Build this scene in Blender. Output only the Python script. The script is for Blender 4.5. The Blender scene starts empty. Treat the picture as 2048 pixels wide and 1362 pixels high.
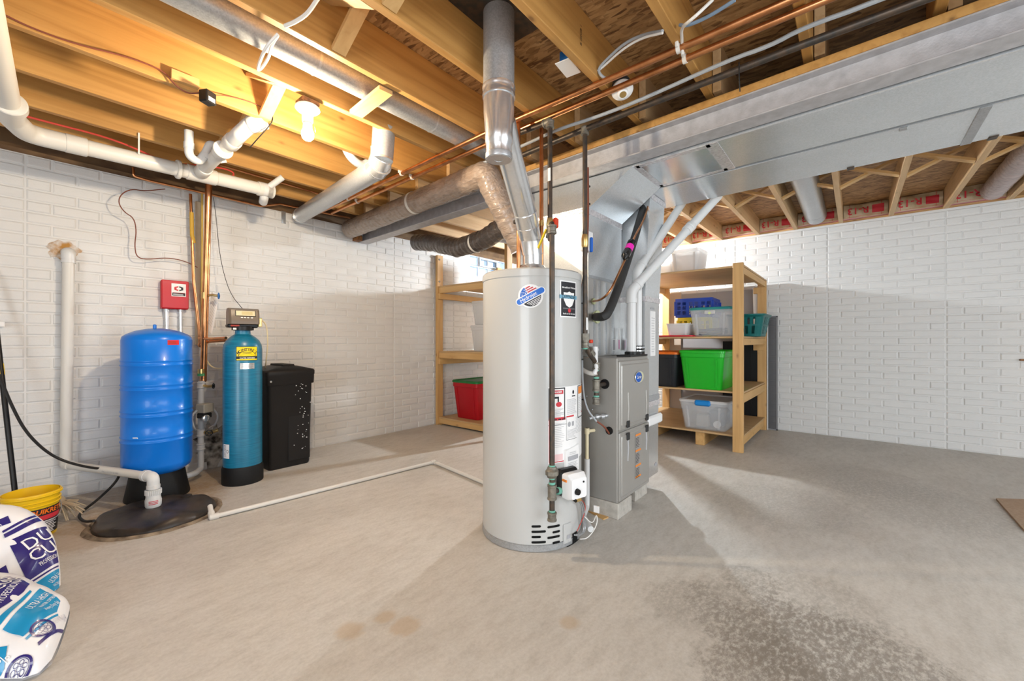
import bpy, bmesh, math, random
from mathutils import Vector, Matrix
random.seed(7)
S = bpy.context.scene
COL = S.collection
PI = math.pi
# ------------------------------------------------------------------ camera
H = 1.07                                   # eye height
F = 830.0                                  # focal length in pixels of the 2048x1362 frame
DV = Vector((.7709, .6370, 0)); RV = Vector((.6370, -.7709, 0))
cd = bpy.data.cameras.new('camera'); cam = bpy.data.objects.new('camera', cd); COL.objects.link(cam)
cam.location = (0, 0, H); cam.rotation_euler = (PI/2, 0, -math.atan2(.7709, .6370))
cd.sensor_width = 36; cd.sensor_fit = 'HORIZONTAL'; cd.lens = 36*F/2048; cd.clip_start = .05
S.camera = cam
# ------------------------------------------------------------------ light and exposure
S.view_settings.view_transform = 'Standard'; S.view_settings.look = 'None'
S.view_settings.gamma = 1; S.view_settings.use_curve_mapping = False
S.view_settings.exposure = 1.22
w = bpy.data.worlds.new('world'); S.world = w; w.use_nodes = True
w.node_tree.nodes['Background'].inputs[0].default_value = (.62, .80, 1, 1)
w.node_tree.nodes['Background'].inputs[1].default_value = 1.6
def area(name, loc, size, sy, power, col, rot=(0, 0, 0)):
    l = bpy.data.lights.new(name, 'AREA'); l.shape = 'RECTANGLE'; l.size = size; l.size_y = sy; l.energy = power; l.color = col
    o = bpy.data.objects.new(name, l); COL.objects.link(o); o.location = loc; o.rotation_euler = rot
    return o
# added fill lamps at ceiling height, unseen behind the camera
area('fill_light_behind', (-1.3, -1.6, 2.28), 1.2, 1.2, 30, (.95, .98, 1))
area('fill_light_side', (2.2, -2.6, 2.28), 1.2, 1.2, 42, (.86, .95, 1))
# broad fill lamps added at the unseen walls for soft frontal light
area('fill_light_wall', (-3.1, -.6, 1.25), 3.2, 1.9, 70, (.84, .93, 1), (0, -PI/2, 0))
area('fill_light_wall', (1.6, -4.2, 1.25), 4.2, 1.9, 60, (.82, .915, 1), (PI/2, 0, 0))
BULB1 = Vector((.985, 2.19, 2.137)); BULB2 = Vector((5.0, 2.54, 2.178))
E1, E2 = 710, 2300                        # radiance of the two bulbs
# ------------------------------------------------------------------ picture <-> world
def ray(px, py): return DV + RV*((px-1024)/F) + Vector((0, 0, (681-py)/F))
def W(px, py, X=None, Y=None, Z=None, D=None):
    r = ray(px, py)
    t = X/r.x if X is not None else Y/r.y if Y is not None else (Z-H)/r.z if Z is not None else D
    return Vector((0, 0, H)) + r*t
def Wc(px, py, c, R):
    "angle and height where the sight line meets a standing cylinder"
    r = ray(px, py); a = r.x*r.x+r.y*r.y; b = -2*(r.x*c[0]+r.y*c[1]); q = c[0]**2+c[1]**2-R*R
    disc = max(b*b-4*a*q, 0); t = (-b-math.sqrt(disc))/(2*a)
    return math.atan2(r.y*t-c[1], r.x*t-c[0]), H+r.z*t
# ------------------------------------------------------------------ materials
MATS = {}
def nt(name):
    m = bpy.data.materials.new(name); m.use_nodes = True; t = m.node_tree
    return m, t, t.nodes['Principled BSDF']
def N(t, typ, **kw):
    n = t.nodes.new(typ)
    for k, v in kw.items():
        if k in n.inputs: n.inputs[k].default_value = v
        else: setattr(n, k, v)
    return n
def c4(c): return (c[0], c[1], c[2], 1)
def coords(t, scale=(1, 1, 1), rot=(0, 0, 0), kind='Object', rnd=False):
    tc = t.nodes.new('ShaderNodeTexCoord')
    if rnd:   # every piece of timber gets its own stretch of grain
        oi = t.nodes.new('ShaderNodeObjectInfo'); ml = t.nodes.new('ShaderNodeVectorMath'); ml.operation = 'MULTIPLY_ADD'
        cx = t.nodes.new('ShaderNodeCombineXYZ'); [t.links.new(oi.outputs['Random'], cx.inputs[i]) for i in range(3)]
        t.links.new(cx.outputs[0], ml.inputs[0]); ml.inputs[1].default_value = (17, 23, 31); t.links.new(tc.outputs[kind], ml.inputs[2])
    mp = N(t, 'ShaderNodeMapping'); mp.inputs['Scale'].default_value = scale; mp.inputs['Rotation'].default_value = rot
    t.links.new(ml.outputs[0] if rnd else tc.outputs[kind], mp.inputs[0]); return mp.outputs[0]
def ramp(t, fac, stops):
    r = t.nodes.new('ShaderNodeValToRGB'); e = r.color_ramp.elements
    while len(e) < len(stops): e.new(.5)
    for x, (p, c) in zip(e, stops): x.position = p; x.color = c4(c)
    t.links.new(fac, r.inputs[0]); return r.outputs[0]
def mixc(t, fac, a, b, mode='MIX'):
    n = t.nodes.new('ShaderNodeMix'); n.data_type = 'RGBA'; n.blend_type = mode
    for s, v in ((0, fac), (6, a), (7, b)):
        if hasattr(v, 'is_output') or hasattr(v, 'links'): t.links.new(v, n.inputs[s])
        else: n.inputs[s].default_value = v if s == 0 else c4(v)
    return n.outputs[2]
def bump(t, b, h, strength=.3, dist=.01):
    n = N(t, 'ShaderNodeBump', Strength=strength, Distance=dist); t.links.new(h, n.inputs['Height']); t.links.new(n.outputs[0], b.inputs['Normal'])
def mat(name, col, rough=.5, metal=0., col2=None, sc=6, alpha=None, emit=None, bmp=0, bsc=60, coat=0, trans=0, det=4):
    if name in MATS: return MATS[name]
    m, t, b = nt(name)
    b.inputs['Base Color'].default_value = c4(col); b.inputs['Roughness'].default_value = rough; b.inputs['Metallic'].default_value = metal
    if not metal: b.inputs['Specular IOR Level'].default_value = .3
    if col2 is not None:
        n = N(t, 'ShaderNodeTexNoise', Scale=sc, Detail=det); t.links.new(coords(t), n.inputs[0])
        t.links.new(ramp(t, n.outputs[0], [(.35, col), (.65, col2)]), b.inputs['Base Color'])
    if bmp:
        n = N(t, 'ShaderNodeTexNoise', Scale=bsc, Detail=3); t.links.new(coords(t), n.inputs[0]); bump(t, b, n.outputs[0], bmp, .004)
    if alpha is not None: b.inputs['Alpha'].default_value = alpha
    if trans: b.inputs['Transmission Weight'].default_value = trans
    if coat: b.inputs['Coat Weight'].default_value = coat; b.inputs['Coat Roughness'].default_value = .08
    if emit: b.inputs['Emission Color'].default_value = c4(emit[0]); b.inputs['Emission Strength'].default_value = emit[1]
    MATS[name] = m; return m
def wood(name, c1, c2, axis=0, knots=.5, rough=.55):
    m, t, b = nt(name)
    sc = [26, 26, 26]; sc[axis] = 1.3
    v = coords(t, sc, rnd=True)
    n = N(t, 'ShaderNodeTexNoise', Scale=1, Detail=5, Distortion=.8); t.links.new(v, n.inputs[0])
    n2 = N(t, 'ShaderNodeTexNoise', Scale=2.2, Detail=2); t.links.new(coords(t), n2.inputs[0])
    col = ramp(t, n.outputs[0], [(.3, c2), (.55, c1), (.8, [min(1, x*1.08) for x in c1])])
    col = mixc(t, .35, col, ramp(t, n2.outputs[0], [(.3, c2), (.7, c1)]))
    ks = [7, 7, 7]; ks[axis] = 3.6
    k = N(t, 'ShaderNodeTexVoronoi', Scale=1); t.links.new(coords(t, ks, rnd=True), k.inputs[0])
    kn = ramp(t, k.outputs['Distance'], [(.035, (1, 1, 1)), (.075, (.35, .35, .35)), (.12, (0, 0, 0))])
    kk = t.nodes.new('ShaderNodeMath'); kk.operation = 'MULTIPLY'; kk.inputs[1].default_value = knots; t.links.new(kn, kk.inputs[0])
    col = mixc(t, kk.outputs[0], col, (.16, .07, .02))
    t.links.new(col, b.inputs['Base Color']); b.inputs['Roughness'].default_value = rough
    bump(t, b, n.outputs[0], .12, .003)
    MATS[name] = m; return m
def galv(name, c=(.62, .64, .66), rough=.34, spangle=.16, sc=150, metal=.6):
    m, t, b = nt(name)
    v = N(t, 'ShaderNodeTexVoronoi', Scale=sc); t.links.new(coords(t), v.inputs[0])
    n = N(t, 'ShaderNodeTexNoise', Scale=3, Detail=4); t.links.new(coords(t), n.inputs[0])
    d = [x*(1-spangle) for x in c]
    sep = t.nodes.new('ShaderNodeSeparateColor'); t.links.new(v.outputs['Color'], sep.inputs[0])
    col = ramp(t, sep.outputs[0], [(.1, d), (.9, c)])
    col = mixc(t, .35, col, ramp(t, n.outputs[0], [(.3, d), (.7, [min(1, x*1.08) for x in c])]))
    t.links.new(col, b.inputs['Base Color']); b.inputs['Metallic'].default_value = metal; b.inputs['Roughness'].default_value = rough
    MATS[name] = m; return m
def osb():
    m, t, b = nt('osb_flakes'); cols = []
    for i, rz in enumerate((.3, 1.5, 2.4)):
        v = N(t, 'ShaderNodeTexVoronoi', Scale=1); t.links.new(coords(t, (58, 17, 30), (0, 0, rz)), v.inputs[0])
        s = t.nodes.new('ShaderNodeSeparateColor'); t.links.new(v.outputs['Color'], s.inputs[0]); cols.append((s.outputs[0], s.outputs[1]))
    a = ramp(t, cols[0][0], [(.05, (.17, .075, .02)), (.4, (.36, .19, .07)), (.95, (.52, .31, .13))])
    c = ramp(t, cols[1][0], [(.05, (.12, .05, .015)), (.5, (.40, .22, .085)), (.95, (.50, .29, .12))])
    mx = mixc(t, cols[2][1], a, c)
    t.links.new(mx, b.inputs['Base Color']); b.inputs['Roughness'].default_value = .6
    bump(t, b, cols[0][1], .25, .003); MATS['osb'] = m; return m
def concrete():
    m, t, b = nt('concrete_floor')
    L = t.links.new
    n1 = N(t, 'ShaderNodeTexNoise', Scale=1.1, Detail=7, Roughness=.62, Distortion=.4); L(coords(t, (1, 1.6, 1), (0, 0, .5)), n1.inputs[0])
    n2 = N(t, 'ShaderNodeTexNoise', Scale=9, Detail=6, Roughness=.7); L(coords(t, (1, 2.6, 1), (0, 0, .65)), n2.inputs[0])
    n3 = N(t, 'ShaderNodeTexNoise', Scale=70, Detail=4, Roughness=.7); L(coords(t), n3.inputs[0])
    c = ramp(t, n1.outputs[0], [(.36, (.39, .355, .31)), (.5, (.53, .495, .445)), (.64, (.62, .585, .535))])
    c = mixc(t, .5, c, ramp(t, n2.outputs[0], [(.34, (.36, .325, .28)), (.5, (.54, .505, .455)), (.66, (.65, .62, .575))]))
    c = mixc(t, .35, c, ramp(t, n3.outputs[0], [(.35, (.41, .38, .345)), (.62, (.59, .56, .515))]))
    sn = N(t, 'ShaderNodeTexNoise', Scale=34, Detail=6, Roughness=.75); L(coords(t, (1, 1.7, 1), (0, 0, .6)), sn.inputs[0]); spk = ramp(t, sn.outputs[0], [(.40, (.15, .15, .15)), (.56, (1, 1, 1))])
    def patch(x, y, r, col, rag, amt, inp, speck=True):
        p = N(t, 'ShaderNodeMapping'); p.inputs['Location'].default_value = (-x, -y, 0)
        tc = t.nodes.new('ShaderNodeTexCoord'); L(tc.outputs['Object'], p.inputs[0])
        ln = t.nodes.new('ShaderNodeVectorMath'); ln.operation = 'LENGTH'; L(p.outputs[0], ln.inputs[0])
        ad = t.nodes.new('ShaderNodeMath'); ad.operation = 'MULTIPLY_ADD'; L(rag, ad.inputs[0]); ad.inputs[1].default_value = -r*1.7; L(ln.outputs['Value'], ad.inputs[2])
        f = ramp(t, ad.outputs[0], [(0, (amt,)*3), (max(.02, r*.35), (0, 0, 0))])
        if speck: f = mixc(t, 1, f, spk, 'MULTIPLY')
        return mixc(t, f, inp, col)
    s = n2.outputs[0]
    wn = N(t, 'ShaderNodeTexNoise', Scale=16, Detail=8, Roughness=.8); L(coords(t), wn.inputs[0])
    for px, py, r, k in ((1480, 1215, .20, .30), (1600, 1290, .26, .42), (1720, 1345, .30, .50), (1560, 1370, .22, .5), (1380, 1205, .16, .25), (1500, 1160, .12, .3), (1640, 1200, .2, .22)):
        q = W(px, py, Z=0); c = patch(q.x, q.y, r, (.20, .175, .145), wn.outputs[0], k*1.5, c)
    for px, py, r in ((1560, 1010, .4), (1850, 1010, .45), (1720, 960, .4)):
        q = W(px, py, Z=0); c = patch(q.x, q.y, r, (.33, .31, .28), wn.outputs[0], .5, c)
    for x, y, r in ((.9, 3.95, .35), (.35, 3.7, .4), (.75, 3.6, .25)): c = patch(x, y, r, (.30, .19, .09), s, .5, c)
    for px, py, r in ((700, 1262, .045), (812, 1252, .05), (1140, 1245, .03), (770, 1235, .03)): q = W(px, py, Z=0); c = patch(q.x, q.y, r, (.44, .32, .20), s, .55, c, False)
    for px, py, r in ((330, 1010, .30), (200, 1060, .26), (420, 960, .22)): q = W(px, py, Z=0); c = patch(q.x, q.y, r, (.36, .23, .11), wn.outputs[0], .45, c, False)
    L(c, b.inputs['Base Color']); b.inputs['Roughness'].default_value = .55
    bump(t, b, n3.outputs[0], .18, .004); MATS['floor'] = m; return m
def brickpaint(name, c):
    m, t, b = nt(name)
    n = N(t, 'ShaderNodeTexNoise', Scale=3, Detail=5); t.links.new(coords(t), n.inputs[0])
    n2 = N(t, 'ShaderNodeTexNoise', Scale=45, Detail=5, Roughness=.7); t.links.new(coords(t, (1, 1, 2.5)), n2.inputs[0])
    t.links.new(ramp(t, n.outputs[0], [(.3, [x*.93 for x in c]), (.7, c)]), b.inputs['Base Color']); b.inputs['Roughness'].default_value = .5
    bump(t, b, n2.outputs[0], .35, .006); MATS[name] = m; return m
def kraft():
    m, t, b = nt('insulation_facing')
    n = N(t, 'ShaderNodeTexNoise', Scale=9, Detail=4); t.links.new(coords(t), n.inputs[0])
    t.links.new(ramp(t, n.outputs[0], [(.38, (.44, .31, .18)), (.55, (.56, .44, .29)), (.72, (.62, .40, .32))]), b.inputs['Base Color'])
    b.inputs['Roughness'].default_value = .45; MATS['kraft'] = m; return m
concrete(); osb(); kraft(); brickpaint('wall_white', (.70, .69, .675))
wood('joist_pine', (.55, .295, .085), (.37, .175, .04), 0, .8)
wood('joist_fir', (.62, .42, .22), (.47, .28, .125), 0, .8)
wood('pine_x', (.64, .385, .15), (.50, .28, .09), 0, .5)
wood('pine_y', (.65, .41, .175), (.52, .30, .11), 1, .5)
wood('pine_z', (.62, .37, .145), (.48, .265, .085), 2, .7)
wood('ply', (.56, .37, .18), (.42, .25, .11), 1, .15)
galv('galv', (.52, .54, .56)); galv('galv_dull', (.44, .45, .46), .42, .28, 170, .5); galv('galv_bright', (.74, .76, .78), .22, .10, 120, .8); galv('duct_metal', (.74, .775, .80), .27, .16, 190, .6)
mat('beam_paint', (.42, .41, .42), .45, .2, col2=(.52, .51, .525), sc=20, bmp=.25, bsc=120)
mat('copper', (.72, .33, .15), .28, 1, col2=(.50, .22, .09), sc=14); mat('brass', (.70, .50, .20), .35, 1)
mat('black_iron', (.055, .05, .045), .45, .6, col2=(.10, .07, .05), sc=30); mat('dope', (.16, .42, .33), .6)
mat('pvc', (.66, .635, .59), .32); mat('pvc_white', (.66, .66, .655), .3); mat('pvc_tan', (.72, .63, .42), .4); mat('pvc_grey', (.42, .42, .43), .45)
mat('enamel', (.50, .50, .485), .28, coat=.3); mat('black_plastic', (.010, .0095, .0095), .38); mat('black_rough', (.03, .03, .03), .6, bmp=.3, bsc=40)
mat('white_paper', (.82, .81, .80), .5); mat('white_plastic', (.80, .80, .80), .35); mat('void', (.004, .004, .004), .9)
mat('red_print', (.58, .035, .05), .5); mat('grey_print', (.38, .38, .40), .6); mat('black_print', (.02, .02, .025), .5); mat('blue_print', (.02, .12, .50), .4); mat('orange_print', (.80, .25, .04), .5)
mat('yellow', (.85, .60, .02), .4); mat('tape', (.78, .76, .77), .25, .45, col2=(.58, .55, .57), sc=60, bmp=.8, bsc=60); mat('strap_white', (.75, .72, .66), .5)
mat('wire_black', (.015, .014, .014), .5); mat('wire_white', (.75, .73, .69), .5); mat('wire_grey', (.36, .38, .40), .5); mat('wire_red', (.55, .06, .04), .5); mat('wire_brown', (.20, .06, .035), .5); mat('wire_blue', (.20, .28, .38), .5)
# ------------------------------------------------------------------ mesh builder
class M:
    def __init__(s, f=None): s.v = []; s.f = []; s.x = f
    def add(s, vs, fs):
        o = len(s.v)
        for p in vs:
            p = Vector(p); s.v.append(s.x(p) if s.x else p)
        s.f += [tuple(i+o for i in q) for q in fs]; return s
    def box(s, x0, x1, y0, y1, z0, z1, c=0):
        if c <= 0:
            return s.add([(x, y, z) for x in (x0, x1) for y in (y0, y1) for z in (z0, z1)],
                         [(0, 1, 3, 2), (4, 6, 7, 5), (0, 4, 5, 1), (2, 3, 7, 6), (0, 2, 6, 4), (1, 5, 7, 3)])
        c = min(c, (x1-x0)*.45, (y1-y0)*.45, (z1-z0)*.45); bm = bmesh.new()
        bmesh.ops.create_cube(bm, size=1)
        for v in bm.verts: v.co = Vector(((x0+x1)/2+v.co.x*(x1-x0), (y0+y1)/2+v.co.y*(y1-y0), (z0+z1)/2+v.co.z*(z1-z0)))
        bmesh.ops.bevel(bm, geom=bm.edges[:], offset=c, segments=1, affect='EDGES'); s.addbm(bm); return s
    def addbm(s, bm):
        bm.verts.index_update(); s.add([v.co.copy() for v in bm.verts], [[v.index for v in f.verts] for f in bm.faces]); bm.free()
    def bar(s, p0, p1, wd, th, up=(0, 0, 1)):
        p0, p1 = Vector(p0), Vector(p1); d = (p1-p0).normalized(); a = d.cross(Vector(up)).normalized(); b = a.cross(d).normalized()
        vs = [p+a*(i*wd/2)+b*(j*th/2) for p in (p0, p1) for i, j in ((-1, -1), (1, -1), (1, 1), (-1, 1))]
        return s.add(vs, [(3, 2, 1, 0), (4, 5, 6, 7), (0, 1, 5, 4), (1, 2, 6, 5), (2, 3, 7, 6), (3, 0, 4, 7)])
    def loft(s, rings, cap=(True, True), close=True):
        n = len(rings[0]); vs = [p for r in rings for p in r]; fs = []
        for i in range(len(rings)-1):
            for j in range(n if close else n-1):
                k = (j+1) % n; fs.append((i*n+j, i*n+k, (i+1)*n+k, (i+1)*n+j))
        if cap[0]: fs.append(tuple(range(n-1, -1, -1)))
        if cap[1]: fs.append(tuple((len(rings)-1)*n+j for j in range(n)))
        return s.add(vs, fs)
    def lathe(s, prof, c, axis=(0, 0, 1), seg=32, cap=(True, True)):
        ax = Vector(axis).normalized(); a = ax.orthogonal().normalized() if abs(ax.z) < .99 else Vector((1, 0, 0)); b = ax.cross(a); c = Vector(c)
        return s.loft([[c+ax*h+(a*math.cos(2*PI*i/seg)+b*math.sin(2*PI*i/seg))*r for i in range(seg)] for r, h in prof], cap)
    def cyl(s, p0, p1, r, r1=None, seg=16, cap=(True, True)):
        p0, p1 = Vector(p0), Vector(p1); return s.lathe([(r, 0), (r if r1 is None else r1, (p1-p0).length)], p0, p1-p0, seg, cap)
    def tube(s, pts, r, bend=0, seg=12, rf=None, step=None, cap=(True, True), smooth=0):
        P = [Vector(p) for p in pts]
        for _ in range(smooth):
            Q = [P[0]]
            for a, b in zip(P, P[1:]): Q += [a*.75+b*.25, a*.25+b*.75]
            P = Q+[P[-1]]
        if bend:
            Q = [P[0]]
            for a, b, c in zip(P, P[1:], P[2:]):
                u, v = (a-b).normalized(), (c-b).normalized(); ang = u.angle(v)
                if ang > PI-.02: Q.append(b); continue
                t = min(bend/math.tan(ang/2), (a-b).length*.49, (c-b).length*.49)
                for k in range(7):
                    q = k/6; Q.append((b+u*t)*(1-q)**2+b*2*q*(1-q)+(b+v*t)*q*q)
            P = Q+[P[-1]]
        if step:
            Q = [P[0]]
            for a, b in zip(P, P[1:]):
                n = max(1, int((b-a).length/step)); Q += [a.lerp(b, (k+1)/n) for k in range(n)]
            P = Q
        T = [(P[min(i+1, len(P)-1)]-P[max(i-1, 0)]).normalized() for i in range(len(P))]
        a = T[0].orthogonal().normalized(); rings = []; L = 0
        for i, (p, d) in enumerate(zip(P, T)):
            if i: L += (p-P[i-1]).length
            a = (a-d*a.dot(d)).normalized(); b = d.cross(a); rr = rf(i, L) if rf else r
            rings.append([p+(a*math.cos(2*PI*k/seg)+b*math.sin(2*PI*k/seg))*(rr(k/seg) if callable(rr) else rr) for k in range(seg)])
        return s.loft(rings, cap)
    def sphere(s, c, r, seg=16, n=10, sz=1):
        return s.lathe([(max(r*math.sin(PI*i/n), 1e-4), -r*sz*math.cos(PI*i/n)) for i in range(n+1)], c, (0, 0, 1), seg)
    def grid(s, fn, nu, nv):
        vs = [fn(i/nu, j/nv) for j in range(nv+1) for i in range(nu+1)]
        return s.add(vs, [(j*(nu+1)+i, j*(nu+1)+i+1, (j+1)*(nu+1)+i+1, (j+1)*(nu+1)+i) for j in range(nv) for i in range(nu)])
    def mesh(s, name, off=Vector((0, 0, 0)), ang=35, fix=True):
        me = bpy.data.meshes.new(name); me.from_pydata([v-off for v in s.v], [], s.f); me.validate()
        if fix:
            bm = bmesh.new(); bm.from_mesh(me); bmesh.ops.recalc_face_normals(bm, faces=bm.faces[:]); bm.to_mesh(me); bm.free()
        me.polygons.foreach_set('use_smooth', [True]*len(me.polygons)); me.set_sharp_from_angle(angle=math.radians(ang)); return me
    def build(s, name, m, parent=None, ang=35, fix=True, **tags):
        off = origin(parent); me = s.mesh(name, off, ang, fix); me.materials.append(MATS[m] if isinstance(m, str) else m)
        o = bpy.data.objects.new(name, me); COL.objects.link(o)
        if parent: o.parent = parent
        for k, v in tags.items(): o[k] = v
        return o
def origin(o):
    p = Vector((0, 0, 0))
    while o: p = p+o.location; o = o.parent
    return p
def thing(name, label, cat, loc, group=None):
    o = bpy.data.objects.new(name, None); COL.objects.link(o); o.location = loc; o.empty_display_size = .05
    o['label'] = label; o['category'] = cat
    if group: o['group'] = group
    return o
def single(b, name, m, label, cat, group=None, **kw):
    o = b.build(name, m, **kw); o['label'] = label; o['category'] = cat
    if group: o['group'] = group
    # put the origin at the base of the thing
    vs = o.data.vertices; c = Vector((sum(v.co.x for v in vs)/len(vs), sum(v.co.y for v in vs)/len(vs), min(v.co.z for v in vs)))
    o.data.transform(Matrix.Translation(-c)); o.location = c
    return o
def rrect(wd, dp, r, n=4):
    out = []
    for sx, sy, a0 in ((1, 1, 0), (-1, 1, 90), (-1, -1, 180), (1, -1, 270)):
        for k in range(n+1):
            a = math.radians(a0+90*k/n); out.append((sx*(wd/2-r)+r*math.cos(a), sy*(dp/2-r)+r*math.sin(a)))
    return out
def frame(c, yaw=0):
    c = Vector(c); cs, sn = math.cos(yaw), math.sin(yaw)
    return lambda p: Vector((c.x+p.x*cs-p.y*sn, c.y+p.x*sn+p.y*cs, c.z+p.z))
def plane(o, u, v, lift=0):
    o, u, v = Vector(o), Vector(u).normalized(), Vector(v).normalized(); n = u.cross(v)
    return lambda x, y: o+u*x+v*y+n*lift
def cylmap(c, R, a0, z0, lift=.001):
    return lambda x, y: Vector((c[0]+(R+lift)*math.cos(a0+x/R), c[1]+(R+lift)*math.sin(a0+x/R), z0+y))
def txt(s, size, fn, name, m, parent, align='CENTER', rot=0, sx=1, fat=0, x=0, y=0, shear=0):
    cu = bpy.data.curves.new('t', 'FONT'); cu.body = s; cu.size = size; cu.align_x = align; cu.align_y = 'CENTER'; cu.resolution_u = 2; cu.offset = fat*size; cu.shear = shear
    ob = bpy.data.objects.new('t', cu); COL.objects.link(ob); me = bpy.data.meshes.new_from_object(ob)
    bpy.data.objects.remove(ob); bpy.data.curves.remove(cu); b = M(); cs, sn = math.cos(rot), math.sin(rot)
    b.add([fn(x+v.co.x*sx*cs-v.co.y*sn, y+v.co.x*sx*sn+v.co.y*cs) for v in me.vertices], [tuple(p.vertices) for p in me.polygons]); bpy.data.meshes.remove(me)
    return b.build(name, m, parent, fix=False)
def patch(b, fn, x0, x1, y0, y1, nx=8, ny=2): return b.grid(lambda u, v: fn(x0+(x1-x0)*u, y0+(y1-y0)*v), nx, ny)
def poly(b, fn, pts, step=.014):
    bm = bmesh.new(); bm.faces.new([bm.verts.new((p[0], p[1], 0)) for p in pts]); bmesh.ops.triangulate(bm, faces=bm.faces[:])
    for _ in range(5):
        es = [e for e in bm.edges if e.calc_length() > step]
        if not es: break
        bmesh.ops.subdivide_edges(bm, edges=es, cuts=1); bmesh.ops.triangulate(bm, faces=[q for q in bm.faces if len(q.verts) > 3])
    for v in bm.verts: v.co = fn(v.co.x, v.co.y)
    old, b.x = b.x, None; b.addbm(bm); b.x = old; return b
def disc(b, fn, x, y, rx, ry, n=20, rot=0):
    cs, sn = math.cos(rot), math.sin(rot)
    return poly(b, fn, [(x+rx*math.cos(2*PI*i/n)*cs-ry*math.sin(2*PI*i/n)*sn, y+rx*math.cos(2*PI*i/n)*sn+ry*math.sin(2*PI*i/n)*cs) for i in range(n)])
def lines(b, fn, x0, x1, y0, y1, n, h=.0016, nx=4, ragged=.3):
    for i in range(n):
        y = y1-(y1-y0)*(i+.5)/n; patch(b, fn, x0, x1-(x1-x0)*random.random()*ragged, y-h/2, y+h/2, nx, 1)
    return b
# ================================================================== the setting
YW, XW = 4.15, 5.88                        # left wall, right wall
ZJ, ZS = 2.32, 2.555                       # joist bottoms, subfloor
ZL, ZR = 2.28, 2.372                       # tops of the two walls
def struct(b, name, m, parent=None, **kw): return b.build(name, m, parent, kind='structure', **kw)
struct(M().box(-3.3, 6.1, -4.3, 4.4, -.1, 0), 'floor', 'floor')
wl = struct(M().box(-3.3, 4.10, YW, YW+.2, 0, ZL).box(4.10, 4.92, YW, YW+.2, 0, 1.985).box(4.92, 6.1, YW, YW+.2, 0, ZL), 'wall_left', 'wall_white')
wr = struct(M().box(XW, XW+.2, -4.3, YW, 0, ZR), 'wall_right', 'wall_white')
struct(M().box(-3.3, -3.2, -4.3, 4.35, 0, 2.6), 'wall_back', 'wall_white')
struct(M().box(-3.3, 6.1, -4.4, -4.3, 0, 2.6), 'wall_front', 'wall_white')
# --- bricks: every brick stands proud of its recessed joints
def brick_mesh(L, h, d=.006, c=.005):
    b = M(); x, z = L/2, h/2
    b.add([(-x, 0, -z), (x, 0, -z), (x, 0, z), (-x, 0, z), (-x+c*.4, -d*.55, -z+c*.4), (x-c*.4, -d*.55, -z+c*.4), (x-c*.4, -d*.55, z-c*.4), (-x+c*.4, -d*.55, z-c*.4),
           (-x+c*1.6, -d, -z+c*1.6), (x-c*1.6, -d, -z+c*1.6), (x-c*1.6, -d, z-c*1.6), (-x+c*1.6, -d, z-c*1.6)],
          [(i, (i+1) % 4, 4+(i+1) % 4, 4+i) for i in range(4)]+[(4+i, 4+(i+1) % 4, 8+(i+1) % 4, 8+i) for i in range(4)]+[(8, 9, 10, 11)])
    return b
PH, BL = .0735, .2325
full = brick_mesh(BL-.010, PH-.010); half = brick_mesh(BL/2-.010, PH-.010)
mfull = full.mesh('brick', ang=20, fix=False); mhalf = half.mesh('brick_half', ang=20, fix=False)
for m in (mfull, mhalf): m.materials.append(MATS['wall_white'])
def project(p):
    q = p-Vector((0, 0, H)); d = q.dot(DV)
    return (1024+F*q.dot(RV)/d, 681-F*q.z/d, d) if d > .1 else (-9e3, 0, .1)
def lay(wall, place, lo, hi, phase, rows, vis, hole=None):
    spots = []
    k0 = math.floor((lo-phase)/(4*BL))
    for r in range(rows):
        z = PH*(r+.5)
        s = phase+k0*4*BL
        while s < hi-.05:
            run = [BL]*4 if r % 2 else [BL/2]+[BL]*3+[BL/2]
            for L in run:
                if s+L > lo and s+L < hi+.02 and not (hole and hole(s+L/2, z)): spots.append((s+L/2, z, L))
                s += L
    def size(q):
        p = place(q[0], q[1]); x, y, d = project(p.translation)
        if not (vis[0] < x < vis[1] and -20 < y < 1380): return -1/d
        a, _, _ = project(place(q[0]-q[2]/2, q[1]).translation); b, _, _ = project(place(q[0]+q[2]/2, q[1]).translation)
        return abs(b-a)*PH/d
    spots.sort(key=size, reverse=True); rest = M()
    for i, (s, z, L) in enumerate(spots):
        mt = place(s, z) @ Matrix.Rotation(random.uniform(-.008, .008), 4, 'Y') @ Matrix.Diagonal((1, random.uniform(.65, 1.25), 1, 1))
        if i < 300:
            o = bpy.data.objects.new('brick', mfull if L > .2 else mhalf); COL.objects.link(o); o.parent = wall; o.matrix_local = mt
        else:
            src = full if L > .2 else half; rest.x = lambda p: mt @ p; rest.add(src.v, src.f)
    rest.build('brick_courses', 'wall_white', wall, ang=20, fix=False, kind='stuff')
lay(wl, lambda s, z: Matrix.Translation((s, YW, z)), -1.0, XW, .064, 31, (-60, 970), lambda s, z: 4.0 < s < 5.02 and z > 1.97)
lay(wr, lambda s, z: Matrix.Translation((XW, s, z)) @ Matrix.Rotation(-PI/2, 4, 'Z'), -2.0, YW, .238, 32, (1330, 2110))
q = M(); cx_, cz_ = W(424, 895, Y=YW).x, .20
ring = [(1+.28*math.sin(3*k)+.2*math.sin(7*k+1)) for k in range(24)]
q.loft([[Vector((cx_+.10*s_*ring[k]*math.cos(2*PI*k/24), yq, max(.004, cz_+.19*s_*ring[k]*math.sin(2*PI*k/24)))) for k in range(24)] for s_, yq in ((1.1, YW-.003), (.9, YW-.010), (.45, YW-.012))])
q.build('bare_patch', mat('bare_patch', (.60, .56, .50), .9, col2=(.035, .03, .025), sc=17, bmp=1, bsc=30), wl, ang=60, fix=True)
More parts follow.
